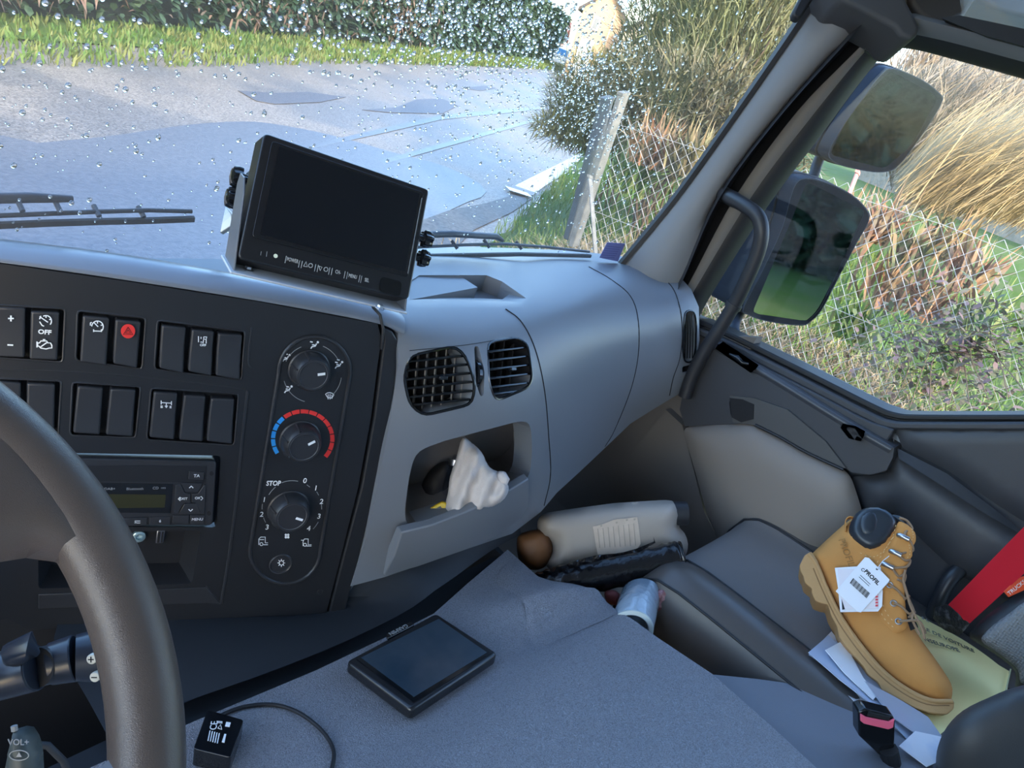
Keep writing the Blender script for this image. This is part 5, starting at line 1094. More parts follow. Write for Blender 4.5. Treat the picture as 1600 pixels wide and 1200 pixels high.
wiper('right windscreen wiper resting at the base of the glass beyond the monitor', [(720, 392), (770, 390), (820, 392)], [(600, 384), (660, 386), (720, 383), (790, 386), (800, 392)], [(600, 412), (668, 408), (740, 406), (820, 404), (930, 406)], [(600, 404), (668, 398), (740, 394), (800, 392), (860, 396), (930, 403)], wsp(780, 405, .01))
m = MB(); m.prism([wsp(x, y, -.001) for x, y in [(948, 378), (976, 380), (965, 408), (936, 402)]], -WSN*.0005); o = link('windscreen_sticker', m, mat('sticker_violet', (.20, .22, .50), .5), None, smooth=0); props(o, 'small violet-blue sticker at the lower right corner of the windscreen', 'sticker')
m = MB()
for k in range(6): m.ribbon([wsp(948-k*2.2, 384+k*3.4, -.0016), wsp(969-k*2, 386+k*3.2, -.0016)], -WSN, .0012, .0002)
o2 = link('sticker_print', m, mat('sticker_ink', (.10, .11, .30), .5), o)

# raindrops: uncountable, one object
rd_ = random.Random(3); dv = MB()
def drop(px, py, r):
    c = wsp(px, py, .0053); X = nz(V((1, 0, 0))); Y = nz(X.cross(WSN)); e = 1+.5*rd_.random(); rows = []
    for h, s in ((0, 1), (.35, .85), (.55, .5)): rows.append([c+X*(r*s*cos(2*pi*k/8))+Y*(r*s*e*sin(2*pi*k/8))+WSN*(h*r*.9) for k in range(8)])
    dv.loft(rows, True, True)
n_ = 0
poly_ws = [(-700, -300), (0, -120), (1300, -60), (1262, 0), (1225, 60), (960, 405), (240, 408), (0, 372), (-700, 320)]
while n_ < 3300:
    q = rd_.random()
    if q < .50: x, y = rd_.gauss(820, 120), rd_.gauss(90, 120)
    elif q < .62: x, y = rd_.gauss(700, 160), rd_.gauss(40, 50)
    elif q < .78: x, y = rd_.gauss(930, 50), rd_.gauss(170, 70)
    elif q < .93: x, y = rd_.uniform(0, 1050), rd_.uniform(0, 400)
    else: x, y = rd_.uniform(-700, 1250), rd_.uniform(-300, 400)
    if not inpoly((x, y), poly_ws): continue
    r = rd_.choice([.0009, .0012, .0016, .0021]) * (1.25 if y < 120 else 1); 
    if rd_.random() < .05: r = .003
    drop(x, y, r); n_ += 1
wm = bpy.data.materials.new('water'); wm.use_nodes = True; b = wm.node_tree.nodes['Principled BSDF']; b.inputs['Transmission Weight'].default_value = 1; b.inputs['IOR'].default_value = 1.33; b.inputs['Roughness'].default_value = 0.02; b.inputs['Base Color'].default_value = (1, 1, 1, 1)
o = link('raindrops', dv, wm, None, smooth=180); props(o, 'rain drops beaded on the windscreen', 'raindrops', kind='stuff')

# ------------------------------------------------------------------ ground
G0 = -2.3
def sm(t): t = max(0, min(1, t)); return t*t*(3-2*t)
def bank(x, y):
    s = (x-6.5)*.548-(y-5.8)*.836; s = min(s, (x-2.7)*.9); return s
def gz(x, y):
    s = bank(x, y); return G0+.72*sm(s/1.7)+.05*max(0, min(26, s-2))+.03*noise.noise(V((x*.8, y*.8, 0)))*sm(s/.5)
def gridm(xs, ys, f):
    vs = [f(x, y) for y in ys for x in xs]; n = len(xs); return (vs, [(j*n+i, j*n+i+1, (j+1)*n+i+1, (j+1)*n+i) for j in range(len(ys)-1) for i in range(n-1)])
def asphalt():
    m = bpy.data.materials.new('asphalt'); m.use_nodes = True; t = m.node_tree; b = t.nodes['Principled BSDF']; b.inputs['Roughness'].default_value = .5
    tc = t.nodes.new('ShaderNodeTexCoord'); n = t.nodes.new('ShaderNodeTexNoise'); n.inputs['Scale'].default_value = 45; n.inputs['Detail'].default_value = 6
    n2 = t.nodes.new('ShaderNodeTexNoise'); n2.inputs['Scale'].default_value = .5; n2.inputs['Detail'].default_value = 3
    r = t.nodes.new('ShaderNodeValToRGB'); r.color_ramp.elements[0].color = (.07, .068, .066, 1); r.color_ramp.elements[1].color = (.34, .32, .29, 1); r.color_ramp.elements[0].position = .3; r.color_ramp.elements[1].position = .75
    r2 = t.nodes.new('ShaderNodeValToRGB'); r2.color_ramp.elements[0].color = (.78, .8, .85, 1); r2.color_ramp.elements[1].color = (1.1, 1.05, 1, 1); r2.color_ramp.elements[0].position = .42; r2.color_ramp.elements[1].position = .55
    mx = t.nodes.new('ShaderNodeMix'); mx.data_type = 'RGBA'; mx.blend_type = 'MULTIPLY'; mx.inputs[0].default_value = 1
    t.links.new(tc.outputs['Object'], n.inputs['Vector']); t.links.new(tc.outputs['Object'], n2.inputs['Vector']); t.links.new(n.outputs['Fac'], r.inputs[0]); t.links.new(n2.outputs['Fac'], r2.inputs[0])
    t.links.new(r.outputs[0], mx.inputs[6]); t.links.new(r2.outputs[0], mx.inputs[7]); t.links.new(mx.outputs[2], b.inputs['Base Color'])
    rr = t.nodes.new('ShaderNodeMapRange'); rr.inputs[3].default_value = .32; rr.inputs[4].default_value = .7; t.links.new(n2.outputs['Fac'], rr.inputs[0]); t.links.new(rr.outputs[0], b.inputs['Roughness'])
    bp = t.nodes.new('ShaderNodeBump'); bp.inputs['Strength'].default_value = .5; bp.inputs['Distance'].default_value = .02; t.links.new(n.outputs['Fac'], bp.inputs['Height']); t.links.new(bp.outputs[0], b.inputs['Normal']); return m
M_as = asphalt()
m = MB(); m.prism([V((-60, -40, G0-.006)), V((90, -40, G0-.006)), V((90, 110, G0-.006)), V((-60, 110, G0-.006))], V((0, 0, -.1))); o = link('road', m, M_as, None, smooth=0); props(o, 'grey worn asphalt road', kind='structure')
def gnd(poly, name, m_, h=.004, kind='structure', label=None, catg=None):
    mb = MB(); mb.prism([az(x, y, G0)+V((0, 0, h)) for x, y in poly], V((0, 0, -.006))); o = link(name, mb, m_, None, smooth=0); return props(o, label, catg, None, kind)
M_wet = mat('damp_asphalt', (.085, .10, .125), .42, bump=('noise', 60, .4), var=(20, (.13, .145, .17)))
M_patch = mat('patch_asphalt', (.075, .082, .10), .55, bump=('noise', 60, .4), var=(25, (.11, .115, .13)))
gnd(cat2([(-40, 232), (60, 224), (180, 212), (290, 196), (380, 190), (440, 196), (520, 212), (620, 240), (700, 262), (760, 300), (700, 330), (560, 420), (300, 520), (-60, 520)], 3), 'road_damp_area', M_wet)
gnd([(372, 142), (430, 146), (480, 144), (540, 152), (500, 160), (430, 163), (400, 158)], 'road_patch', M_patch, .008); gnd([(566, 172), (620, 168), (650, 156), (690, 154), (716, 166), (690, 178), (610, 176)], 'road_patch', M_patch, .008); gnd([(720, 138), (760, 134), (776, 138), (750, 142)], 'road_patch', M_patch, .008)
M_gut = mat('wet_gutter', (.2, .215, .23), .16, bump=('noise', 20, .2))
gnd([(800, 293), (826, 280), (870, 258), (905, 240), (912, 246), (890, 268), (850, 292), (832, 306)], 'gutter', M_gut, .012); gnd([(796, 300), (800, 290), (836, 302), (826, 310)], 'gutter_edge', mat('concrete', (.3, .29, .27), .7), .014)
gr = thing('drain_grate', 'small iron drain grate at the start of the bright wet gutter', 'drain grate', az(808, 296, G0))
for k in range(7): mb = MB(); a = az(791+k*5, 292+k*1.6, G0+.03); b = az(799+k*5, 299+k*1.6, G0+.03); mb.ribbon([a, b], V((0, 0, 1)), .05, .012); link('grate_bar', mb, M_metal, gr)
gnd([(640, 352), (700, 330), (760, 318), (800, 306), (832, 310), (800, 332), (740, 360), (720, 380), (690, 420), (600, 440)], 'tarmac_apron', mat('dark_asphalt', (.05, .05, .052), .6, bump=('noise', 60, .5), var=(18, (.12, .115, .11))), .009)
# low ridges of light wear on the road
M_wear = mat('worn_line', (.125, .14, .16), .4, var=(6, (.09, .10, .12)))
gnd([(490, 226), (600, 200), (690, 180), (800, 170), (860, 168), (800, 176), (690, 187), (600, 208), (490, 232)], 'road_worn_line', M_wear, .006); gnd([(590, 252), (700, 222), (850, 182), (854, 185), (700, 229), (600, 257)], 'road_worn_line', M_wear, .006)

M_soil = mat('lawn', (.065, .13, .018), .9, var=(2.2, (.09, .13, .04)), bump=('noise', 30, .6), spec=.2)
xs = [2.2+.35*i for i in range(30)]+[13+1.5*i for i in range(50)]; ys = [-40+2*i for i in range(19)]+[-2+.35*i for i in range(40)]+[12.5+2*i for i in range(45)]
vs, fs = gridm(xs, ys, lambda x, y: V((x, y, gz(x, y)-(.06 if bank(x, y) < .02 else 0))))
fs = [f for f in fs if max(bank(vs[i].x, vs[i].y) for i in f) > -.05]; used = sorted({i for f in fs for i in f}); mp_ = {k: j for j, k in enumerate(used)}
o = link('lawn', ([vs[i] for i in used], [tuple(mp_[i] for i in f) for f in fs]), M_soil, None, smooth=180); props(o, 'green grassy bank right of the road', kind='structure')
# far verge
vb = [(-60, 18), (0, 22), (200, 36), (430, 54), (640, 76), (860, 98), (866, 106), (860, 109), (640, 98), (430, 88), (200, 74), (0, 62), (-60, 56)]
gnd(vb, 'verge', M_soil, .03)

# ---- blades and leaves
def foliage(name, label, catg, mtl, gen, n, group=None, kind=None, seed=1, stems=None):
    R = random.Random(seed); mb = MB(); vs = mb.v; fs = mb.f
    for i in range(n):
        g = gen(R)
        if g is None: continue
        base, d, L, wd, bend = g
        sd = V((-d.y, d.x, .2*R.uniform(-1, 1))); sd = sd.normalized() if sd.length > .01 else V((1, 0, 0))
        if R.random() < .5: sd = nz(sd+V((R.uniform(-1, 1), R.uniform(-1, 1), 0))*.8)
        k = len(vs); p1 = base+d*L*.55+bend*.25; p2 = base+d*L+bend
        vs += [base-sd*wd*.35, base+sd*wd*.35, p1+sd*wd*.5, p1-sd*wd*.5, p2]; fs += [(k, k+1, k+2, k+3), (k+3, k+2, k+4)]
    o = link(name, mb, mtl, None, smooth=0)
    if stems:
        sb = MB()
        for p in stems: sb.tube(p, .012 if name != 'bramble' else .003, 5)
        link('stems', sb, mat('twig_brown', (.10, .075, .05), .9), o)
    return props(o, label, catg, group, kind)
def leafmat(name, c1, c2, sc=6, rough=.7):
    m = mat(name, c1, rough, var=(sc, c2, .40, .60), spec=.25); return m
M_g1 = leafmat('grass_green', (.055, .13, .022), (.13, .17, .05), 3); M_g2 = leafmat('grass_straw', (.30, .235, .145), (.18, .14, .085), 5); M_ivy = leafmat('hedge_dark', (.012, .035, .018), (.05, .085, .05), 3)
M_ol = leafmat('olive_leaf', (.12, .14, .06), (.22, .215, .12), 4); M_yg = leafmat('yellow_green', (.15, .145, .05), (.09, .10, .035), 5); M_br = leafmat('dead_leaf', (.22, .11, .06), (.26, .20, .12), 7); M_wh = leafmat('wheat', (.34, .27, .15), (.26, .20, .11), 2)
M_gr2 = leafmat('broad_green', (.07, .15, .04), (.16, .18, .07), 8)

# hedge
HL = [V((-6, 7.4, 0)), V((3.97, 14.0, 0)), V((11.9, 19.9, 0)), V((30, 32.3, 0)), V((58.5, 51, 0))]
hl = [(HL[i+1]-HL[i]).length for i in range(4)]; tot = sum(hl)
def hpt(s):
    i = 0
    while i < 3 and s > hl[i]: s -= hl[i]; i += 1
    d = (HL[i+1]-HL[i]).normalized(); return HL[i]+d*s, d
def gen_h(R):
    q = R.random(); s = tot*(q**1.9); p, d = hpt(s); dist = p.length; nr = V((d.y, -d.x, 0)); z = G0+R.random()**.8*4.9
    if z > G0+4.2+.6*noise.noise(V((s*.4, 0, 5))): return None
    base = p+nr*(.35+.3*noise.noise(V((s*.7, z*.9, 0)))-.25*R.random()); base.z = z; dr = nz(V((R.gauss(0, 1), R.gauss(0, 1), R.gauss(-.2, .8)))+nr*.8); k = .05+.0042*dist
    return base, dr, k*1.6, k*1.1, V((0, 0, -.3*k))
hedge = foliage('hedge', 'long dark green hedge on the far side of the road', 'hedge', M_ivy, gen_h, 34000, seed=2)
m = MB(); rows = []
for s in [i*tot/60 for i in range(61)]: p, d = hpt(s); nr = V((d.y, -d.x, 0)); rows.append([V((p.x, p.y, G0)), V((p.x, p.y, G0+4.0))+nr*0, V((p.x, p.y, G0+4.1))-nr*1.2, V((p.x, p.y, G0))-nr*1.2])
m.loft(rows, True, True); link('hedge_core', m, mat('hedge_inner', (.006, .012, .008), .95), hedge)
M_vine = leafmat('brown_vine', (.14, .09, .07), (.07, .06, .05), 4)
def gen_v(R):
    s = R.choice([R.gauss(11.5, 1.4), R.gauss(6, 1), R.gauss(20, 2.5), R.gauss(30, 3)]); p, d = hpt(max(0, min(tot, s))); nr = V((d.y, -d.x, 0)); base = p+nr*.75; base.z = G0+.4+R.random()*3.4; dr = nz(V((R.gauss(0, 1), R.gauss(0, 1), R.gauss(0, 1)))); return base, dr, .2, .05, V((0, 0, -.1))
foliage('creeper', 'brownish bare creeper grown over parts of the dark hedge', 'creeper', M_vine, gen_v, 2600, seed=5)
def gen_verge(R):
    s = tot*(R.random()**1.9); p, d = hpt(s); nr = V((d.y, -d.x, 0)); dist = p.length; base = p+nr*(.3+2.0*R.random()); base.z = G0; k = .12+.004*dist
    return base, nz(V((R.gauss(0, .35), R.gauss(0, .35), 1))), k, .018+.0012*dist, V((R.gauss(0, .04), R.gauss(0, .04), 0))
foliage('verge_grass', 'rough green grass along the foot of the far hedge', 'grass', leafmat('verge_green', (.05, .105, .02), (.11, .125, .04), 2.5), gen_verge, 12000, kind='stuff', seed=3)
# bank grass
def gen_bank(R):
    for _ in range(6):
        x = 3.0+R.random()**1.3*10; y = R.uniform(-.5, 10)
        if bank(x, y) > .05: break
    else: return None
    k = .16+.1*R.random(); return V((x, y, gz(x, y)-.01)), nz(V((R.gauss(0, .4), R.gauss(0, .4), 1))), k, .012, V((R.gauss(0, .05), R.gauss(0, .05), -.02))
foliage('bank_grass', 'short green grass covering the roadside bank', 'grass', M_g1, gen_bank, 16000, kind='stuff', seed=4)
def gen_straw(R):
    x = R.gauss(5.3, .75); y = R.gauss(1.8, .75)
    if x < 3.1 or bank(x, y) < .1: return None
    return V((x, y, gz(x, y))), nz(V((R.gauss(0, .9), R.gauss(0, .9), .6))), .28, .008, V((R.gauss(0, .08), R.gauss(0, .08), -.12))
foliage('dry_grass', 'matted straw-coloured dry grass below the lower mirror', 'dry grass', M_g2, gen_straw, 14000, kind='stuff', seed=6)
def gen_straw2(R):
    x = R.gauss(5.4, .5); y = R.gauss(3.6, .7); return V((x, y, gz(x, y))), nz(V((R.gauss(0, .8), R.gauss(0, .8), .8))), .35, .009, V((R.gauss(0, .1), R.gauss(0, .1), -.1))
foliage('dry_grass', 'brown tangled dry grass at the foot of the leaning post', 'dry grass', leafmat('straw_brown', (.26, .20, .12), (.42, .34, .2), 5), gen_straw2, 5000, kind='stuff', seed=8)

# chain-link fence
def fence_pt(s, z): # s metres along
    return V((4.5+.10*s-.015*s*s+.05*sin(z*3+s), -.9+s, z))
M_wire = mat('galvanised_wire', (.42, .41, .39), .45, .4)
fe = thing('chain_link_fence', 'galvanised chain-link fence sagging on the bank outside the side window', 'fence', (4.6, 1.5, -1.65))
fw_ = MB(); cell = .088; ncol = int(4.25/cell); nrow = 17
for i in range(ncol):
    pts = []
    for j in range(nrow*2):
        s = i*cell+(.5*cell if j % 2 else 0)*1.0; zz = -.17-.08*max(0, s-2)-.02*sin(s*4)-(j*cell*.5); pts.append(fence_pt(s+(.5*cell if (i % 2) else 0)*0, zz)+V((.003*(1 if j % 2 else -1), 0, 0)))
    fw_.tube(pts, .0022, 3, False)
    pts2 = []
    for j in range(nrow*2):
        s = i*cell+(-.5*cell if j % 2 else 0); zz = -.17-.08*max(0, s-2)-.02*sin(s*4)-(j*cell*.5); pts2.append(fence_pt(s, zz))
    fw_.tube(pts2, .0022, 3, False)
link('wire_mesh', fw_, M_wire, fe, smooth=0)
m = MB(); 
for k in range(2): m.tube([fence_pt(s*.22, -.22-.08*max(0, s*.22-2)-k*.62) for s in range(20)], .0022, 4)
link('line_wire', m, M_wire, fe)
def post(label, a, b, wd, m_, group=None):
    th = thing('fence_post', label, 'post', b, group); ax_ = nz(a-b); f = Fr(b, ax_.cross(V((0, 1, 0))), V((0, 1, 0)), ax_); mb = MB(); L = (a-b).length
    mb.prism([f.p(-wd, -wd*.6), f.p(wd, -wd*.6), f.p(wd, wd*.6), f.p(-wd, wd*.6)], f.z*L); link('post_shaft', mb, m_, th, bevel=.008); cp = MB(); cp.prism([f.p(-wd*1.05, -wd*.65, L), f.p(wd*1.05, -wd*.65, L), f.p(wd*1.05, wd*.65, L), f.p(-wd*1.05, wd*.65, L)], f.z*.02); link('post_cap', cp, m_, th); return th
M_conc = mat('weathered_concrete', (.19, .195, .185), .85, var=(14, (.13, .135, .13)))
post('leaning pale concrete fence post at the road end of the chain-link fence', at(974, 148, 5.4), at(896, 384, 6.2), .042, M_conc); post('dark grey slab brace leaning just left of the pale fence post', at(948, 156, 5.6), at(890, 372, 6.4), .05, mat('slate_concrete', (.08, .095, .105), .7))
post('thin pale stake standing at the foot of the leaning fence post', at(922, 278, 5.5), at(931, 402, 5.5), .02, M_conc)
post('faded red-brown stake sticking up beside the lower mirror', at(1339, 272, 4.5), at(1310, 345, 4.5), .018, mat('stake_red', (.5, .22, .18), .8))

# shrubs and plants
def blobgen(c, r, L, wd, up=.5, droop=.3, low=None):
    def g(R):
        while True:
            q = V((R.uniform(-1, 1), R.uniform(-1, 1), R.uniform(-1, 1)))
            if q.length < 1: break
        b = V((c.x+q.x*r[0], c.y+q.y*r[1], c.z+q.z*r[2])); d = nz(V((q.x*.7+R.gauss(0, .4), q.y*.7+R.gauss(0, .4), up+R.gauss(0, .4)))); l = L*R.uniform(.6, 1.3)
        return b, d, l, wd, V((q.x*.2, q.y*.2, -droop*R.random()))*l
    return g
def stems_of(c, r, n, sd):
    R = random.Random(sd); out = []
    for i in range(n):
        a = V((c.x+R.gauss(0, .12), c.y+R.gauss(0, .12), gz(c.x, c.y))); b = V((c.x+R.uniform(-.6, .6)*r[0], c.y+R.uniform(-.6, .6)*r[1], c.z+R.uniform(-.2, .4)*r[2])); out.append([a, a*.5+b*.5+V((R.gauss(0, .1), R.gauss(0, .1), 0)), b])
    return out
def shrub(label, px, py, t, r, mt_, n, L, wd, up=.5, droop=.3, sd=1, catg='shrub', name='feathery_shrub', group=None, ns=12):
    c = at(px, py, t); return foliage(name, label, catg, mt_, blobgen(c, r, L, wd, up, droop), n, group, seed=sd, stems=stems_of(c, r, ns, sd))
shrub('tall feathery pale green shrub filling the centre of the view beyond the fence', 1120, 50, 8.6, (1.0, 1.1, 1.3), M_ol, 11000, .30, .016, .7, .35, 11)
shrub('feathery pale green shrub beside the pillar, right of the tall one', 1180, 60, 8.0, (.9, 1.0, 1.15), leafmat('olive_leaf_pale', (.15, .17, .08), (.25, .25, .15), 4), 8000, .28, .015, .7, .35, 12)
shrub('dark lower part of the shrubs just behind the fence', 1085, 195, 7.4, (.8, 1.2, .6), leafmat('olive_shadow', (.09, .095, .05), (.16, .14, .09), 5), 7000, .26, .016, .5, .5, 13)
shrub('yellow-green needle-leaved bush leaning over the road left of the fence post', 928, 165, 8.6, (.52, .55, .58), M_yg, 7000, .17, .011, .3, .2, 14, name='needle_bush', ns=0)
shrub('low outer branch of the needle-leaved bush above the gutter', 880, 205, 8.4, (.40, .35, .14), M_yg, 1500, .16, .010, .1, .3, 15, name='needle_bush', ns=0)
shrub('upper grey-green twiggy bush in front of the orange house', 1000, 130, 9.5, (.5, .6, .55), leafmat('greygreen', (.20, .21, .12), (.33, .30, .18), 5), 1500, .22, .010, .7, .2, 16, name='twiggy_bush')
# strap-leaved clumps
def clump(label, x, y, z0, n, L, m_, sd, spread=.6, wd=.022, group=None, name='strap_leaf_plant', catg='plant'):
    def g(R):
        a = R.uniform(0, 2*pi); s = R.random()*spread; d = nz(V((cos(a)*s, sin(a)*s, 1))); l = L*R.uniform(.6, 1.1); return V((x+R.gauss(0, .07), y+R.gauss(0, .07), z0)), d, l, wd, V((cos(a)*s*.3, sin(a)*s*.3, -.35*s))*l
    return foliage(name, label, catg, m_, g, n, group, seed=sd)
def cpx(px, py, x): return ax(px, py, x)
k = 0
for px, py, x, mt_, lab in ((1345, 330, 4.75, M_br, 'dead brown strap-leaved clump just right of the lower mirror'), (1392, 320, 4.9, M_br, 'brown and green strap-leaved clump at the top edge of the fence'), (1440, 360, 4.9, leafmat('mixed_leaf3', (.10, .13, .05), (.24, .14, .08), 9), 'rusty strap-leaved clump in the middle of the fence'),
        (1500, 350, 5.2, leafmat('mixed_leaf', (.16, .14, .06), (.24, .15, .08), 6), 'upright olive and rust clump standing above the fence'), (1540, 400, 4.95, M_br, 'brown dead clump near the right end of the fence'), (1470, 440, 4.8, M_br, 'low reddish-brown clump behind the mesh'), (1400, 420, 4.8, M_br, 'low brown clump behind the mesh beside the mirror'), (1550, 470, 4.8, M_gr2, 'green clump at the right behind the mesh'), (1360, 480, 4.7, M_gr2, 'green clump behind the mesh right of the mirror foot')):
    c = cpx(px, py, x+.45); k += 1; clump(lab, c.x, c.y, c.z-.25, 58, .42, mt_, 30+k, .7, .026)
for px, py, t, mt_, lab in ((1035, 205, 6.3, M_br, 'rust-tinted strap-leaved plant behind the fence below the feathery shrub'), (1090, 215, 6.0, leafmat('mixed_leaf2', (.13, .13, .06), (.22, .17, .10), 6), 'olive strap-leaved plant behind the fence beside the pillar'), (1000, 250, 6.6, M_gr2, 'green strap-leaved plant close to the leaning post'), (860, 365, 7.5, M_gr2, 'small green spiky plant on the bank beside the road'), (870, 395, 7.0, M_br, 'small orange-leaved plant on the bank by the sticker')):
    c = at(px, py, t); k += 1; clump(lab, c.x, c.y, c.z-.3, 130, .5 if px > 900 else .32, mt_, 60+k, .8, .026)
# brambles in front of the fence
def gen_br(R):
    c = ax(R.gauss(1490, 80), R.gauss(545, 50), 4.45+R.random()*.35); return c, nz(V((R.gauss(0, 1), R.gauss(0, 1), R.gauss(0, .6)))), .045, .03, V((0, 0, -.01))
br_ = foliage('bramble', 'low bramble with purplish and green leaves in front of the fence', 'bramble', leafmat('bramble_leaf', (.10, .13, .06), (.16, .11, .12), 9), gen_br, 1000, seed=77, stems=[cat([ax(1390+i*31, 640-i*3, 4.35), ax(1420+i*19+(i*37%23), 570-(i*53%30), 4.5), ax(1400+(i*71%190), 500+(i*29%60), 4.6), ax(1380+(i*97%230), 480+(i*41%90), 4.5)], 4) for i in range(9)])
# tall dry grass
def gen_wh(R):
    px = R.uniform(1395, 1640); py = R.gauss(315, 16)+(px-1500)*.12; c = at(px, py, R.uniform(7.5, 11)); return c, nz(V((.22+R.gauss(0, .16), -.32+R.gauss(0, .14), 1))), R.uniform(.7, 1.55), .012, V((.15+R.gauss(0, .1), -.2+R.gauss(0, .1), -.15))
foliage('tall_dry_grass', 'tall wheat-coloured dry grass leaning right behind the lawn', 'tall grass', M_wh, gen_wh, 7000, kind='stuff', seed=9)
def gen_bare(R):
    px = R.uniform(1385, 1640); py = R.uniform(150, 330)+(px-1500)*.3; c = at(px, py, R.uniform(11, 13)); return c, nz(V((R.gauss(.3, .6), R.gauss(-.4, .6), 1))), R.uniform(.5, 1.4), .02, V((R.gauss(0, .3), R.gauss(0, .3), 0))
foliage('bare_thicket', 'brown bare thicket behind the tall dry grass', 'thicket', leafmat('thicket_brown', (.18, .145, .115), (.26, .22, .17), 2), gen_bare, 7000, kind='stuff', seed=10)
tw_ = thing('bare_tree', 'thin bare branches in front of the beige wall at the upper right', 'tree', at(1560, 330, 12)); R = random.Random(4)
def branch(a, d, L, r, lv, mb):
    pts = [a]; p = a
    for i in range(5): d = nz(d+V((R.gauss(0, .18), R.gauss(0, .18), R.gauss(0, .12)))); p = p+d*L/5; pts.append(p)
    mb.tube(pts, [r*(1-.12*i) for i in range(6)], 4)
    if lv:
        for i in (1, 2, 3, 4, 5): branch(pts[i], nz(d+V((R.gauss(0, .8), R.gauss(0, .8), R.gauss(0, .5)))), L*.6, r*.55, lv-1, mb)
m = MB(); branch(at(1570, 330, 12), nz(V((.1, .0, 1))), 1.6, .03, 3, m); branch(at(1500, 250, 12), nz(V((.5, -.5, .7))), 1.4, .025, 3, m); link('branches', m, mat('bark', (.16, .13, .10), .9), tw_)

# buildings
def house(name, label, base, right, w_, d_, h_, rise, wallm, roofm, over=.35):
    th = thing(name, label, 'house', base); X = nz(right); Z = V((0, 0, 1)); Y = Z.cross(X); f = Fr(base, X, Z, -Y)
    P = lambda u, v, z: base+X*u+Y*v+Z*z
    m = MB(); gab = [P(0, 0, 0), P(w_, 0, 0), P(w_, 0, h_), P(w_/2, 0, h_+rise), P(0, 0, h_)]; m.prism(gab, Y*d_); link('wall', m, wallm, th, smooth=0)
    for s in (0, 1):
        a = P(-over if not s else w_+over, -over, h_-rise*over/(w_/2)); b = P(w_/2, -over, h_+rise); mb = MB(); mb.prism([a, b, b+Z*.22, a+Z*.22], Y*(d_+2*over)); link('roof', mb, roofm, th, smooth=0)
    return th, P, X, Y
M_or = mat('ochre_render', (.42, .27, .165), .9, var=(1.2, (.36, .24, .15))); M_pl = mat('pale_render', (.44, .37, .29), .9); M_rf = mat('roof_dark', (.05, .04, .04), .8, bump=('noise', 3, .5)); M_wd = mat('door_white', (.75, .78, .82), .6); M_gl = mat('pane_dark', (.10, .12, .15), .1)
hb = az(878, 117, G0); rt = nz(V((CR.x, CR.y, 0))*.55+V((CF.x, CF.y, 0))*-.10)
def boxon(P, u0, u1, z0, z1, name, m_, th, out=.08):
    mb = MB(); mb.prism([P(u0, -out, z0), P(u1, -out, z0), P(u1, -out, z1), P(u0, -out, z1)], P(0, out*2, 0)-P(0, 0, 0)); return link(name, mb, m_, th, smooth=0)
th, P, X, Y = house('ochre_house', 'ochre rendered gabled house with a white door at the end of the road', hb, rt, 3.1, 9, 4.7, 1.5, M_or, M_rf)
boxon(P, .5, 1.5, 0, 2.8, 'door', M_wd, th); w1 = boxon(P, .9, 1.4, 3.5, 4.4, 'window', M_wd, th); boxon(P, 1.0, 1.3, 3.6, 4.3, 'pane', M_gl, w1, .1); boxon(P, 2.2, 2.3, 0, 5, 'downpipe', M_pl, th)
th2, P, X, Y = house('pale_house', 'large pale rendered house rising behind the twiggy bush', hb+rt*3.3-V((CF.x, CF.y, 0))*2, rt, 8, 9, 4.0, 4.0, M_pl, M_rf)
for u in (1.0, 3.9, 6.6): w1 = boxon(P, u, u+.9, 4.0, 5.4, 'window', M_wd, th2); boxon(P, u+.12, u+.78, 4.15, 5.25, 'pane', M_gl, w1, .12)
w1 = boxon(P, .8, 2.2, 0, 2.3, 'door', M_wd, th2)
th3, P, X, Y = house('low_house', 'low outbuilding with a red-brown roof between the hedge and the ochre house', az(870, 100, G0)+V((4, 4, 0)), V((CF.x, CF.y, 0)), 6, 10, 2.2, 1.6, mat('brick_dull', (.25, .17, .14), .9), mat('roof_red', (.22, .10, .09), .85))
pc = thing('parked_car', 'small blue and white parked car at the end of the hedge', 'car', az(871, 104, G0)); c = az(871, 104, G0); f = Fr(c, nz(V((CR.x, CR.y, 0))), V((0, 0, 1)))
m = MB(); m.prism([f.p(*p, .8) for p in [(-.75, .25), (.75, .25), (.8, .9), (.62, 1.0), (.5, 1.55), (-.5, 1.55), (-.62, 1.0), (-.8, .9)]], -f.z*3.6); link('car_body', m, mat('car_white', (.7, .75, .8), .3), pc, bevel=.08)
m = MB(); m.prism([f.p(*p, .82) for p in [(-.52, 1.0), (.52, 1.0), (.42, 1.5), (-.42, 1.5)]], f.z*.02); link('rear_window', m, mat('car_blue', (.05, .25, .6), .15), pc)
for s in (-1, 1): m = MB(); m.tube([f.p(s*.68, .3, .5), f.p(s*.52, .3, .5)], .3, 18); link('wheel', m, M_rubber, pc)
bw = thing('stone_barn', 'long beige stone wall of a barn at the upper right', 'barn', at(1500, 330, 26)); M_bn = mat('beige_stone', (.34, .28, .21), .95, var=(1.5, (.28, .235, .18)), bump=('noise', 4, .4))
A = at(1428, 100, 30); B = at(1700, 200, 22); A.z = B.z = -3; d = nz(B-A); B = A+d*16; nb_ = V((-d.y, d.x, 0))
m = MB(); m.prism([A, B, B+V((0, 0, 12.5)), A+V((0, 0, 9.2))], nb_*4); link('wall', m, M_bn, bw, smooth=0); m = MB(); m.prism([A+V((0, 0, 9.2))-d*.4, B+V((0, 0, 12.5)), B+V((0, 0, 12.8)), A+V((0, 0, 9.5))-d*.4], nb_*4.4); link('roof', m, M_rf, bw)
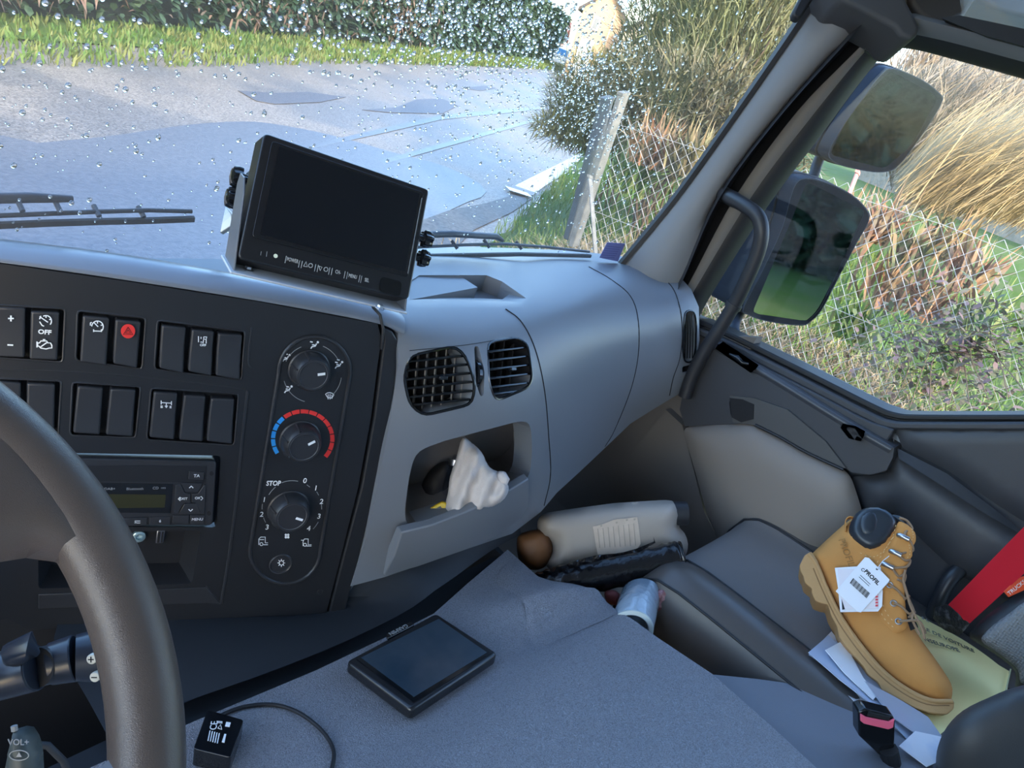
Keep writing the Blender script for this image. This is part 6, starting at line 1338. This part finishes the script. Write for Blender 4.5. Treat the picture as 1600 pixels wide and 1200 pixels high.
wp_ = thing('white_gatepost', 'small white gatepost among the dry grass at the upper right', 'post', at(1536, 200, 12)); m = MB(); q = at(1540, 178, 12); m.box(Fr(q, nz(V((CR.x, CR.y, 0))), V((0, 0, 1))), -.12, .16, -.5, .18, -.1, .1); link('post_block', m, M_wd, wp_, bevel=.02)
# cab shell behind and left of the camera (never in view, shades and mirrors as the real cab does)
M_hl = mat('headliner', (.6, .6, .6), .9)
m = MB(); m.prism([V((-1.05, -.75, .42)), V((1.36, -.75, .42)), V((1.36, .60, .42)), V((-1.05, .60, .42))], V((0, 0, .04))); o = link('ceiling', m, M_hl, None, smooth=0); props(o, kind='structure')
m = MB(); m.prism([V((-1.1, -.95, .50)), V((1.60, -.95, .50)), V((1.60, .70, .50)), V((-1.1, .70, .50))], V((0, 0, .45))); o = link('ceiling', m, M_hl, None, smooth=0); props(o, kind='structure')
m = MB(); m.prism([V((-1.05, -.75, -1.1)), V((1.6, -.75, -1.1)), V((1.6, -.75, .46)), V((-1.05, -.75, .46))], V((0, -.04, 0))); o = link('wall_back', m, M_hl, None, smooth=0); props(o, kind='structure')
# trees behind the truck that the mirrors look at
def gen_rear(R): c = V((R.uniform(2.5, 14), -14+R.uniform(-1, 1), G0+R.random()*6)); return c, nz(V((R.gauss(0, 1), R.gauss(0, 1), R.gauss(0, 1)))), .5, .35, V((0, 0, -.1))
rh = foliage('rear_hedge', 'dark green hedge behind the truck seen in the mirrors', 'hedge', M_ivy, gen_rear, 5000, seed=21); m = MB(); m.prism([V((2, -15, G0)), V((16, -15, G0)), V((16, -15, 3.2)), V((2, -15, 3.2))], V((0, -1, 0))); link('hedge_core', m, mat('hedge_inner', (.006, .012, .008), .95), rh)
sp = thing('truck_side', 'pale side panel of the truck body seen in the mirrors', 'truck body', (1.55, -2.5, -1.9)); m = MB(); m.prism([V((1.56, -.95, -1.6)), V((1.56, -6, -1.6)), V((1.56, -6, 1.5)), V((1.56, -.95, 1.5))], V((-2.4, 0, 0))); link('side_panel', m, mat('body_white', (.6, .65, .7), .3), sp)
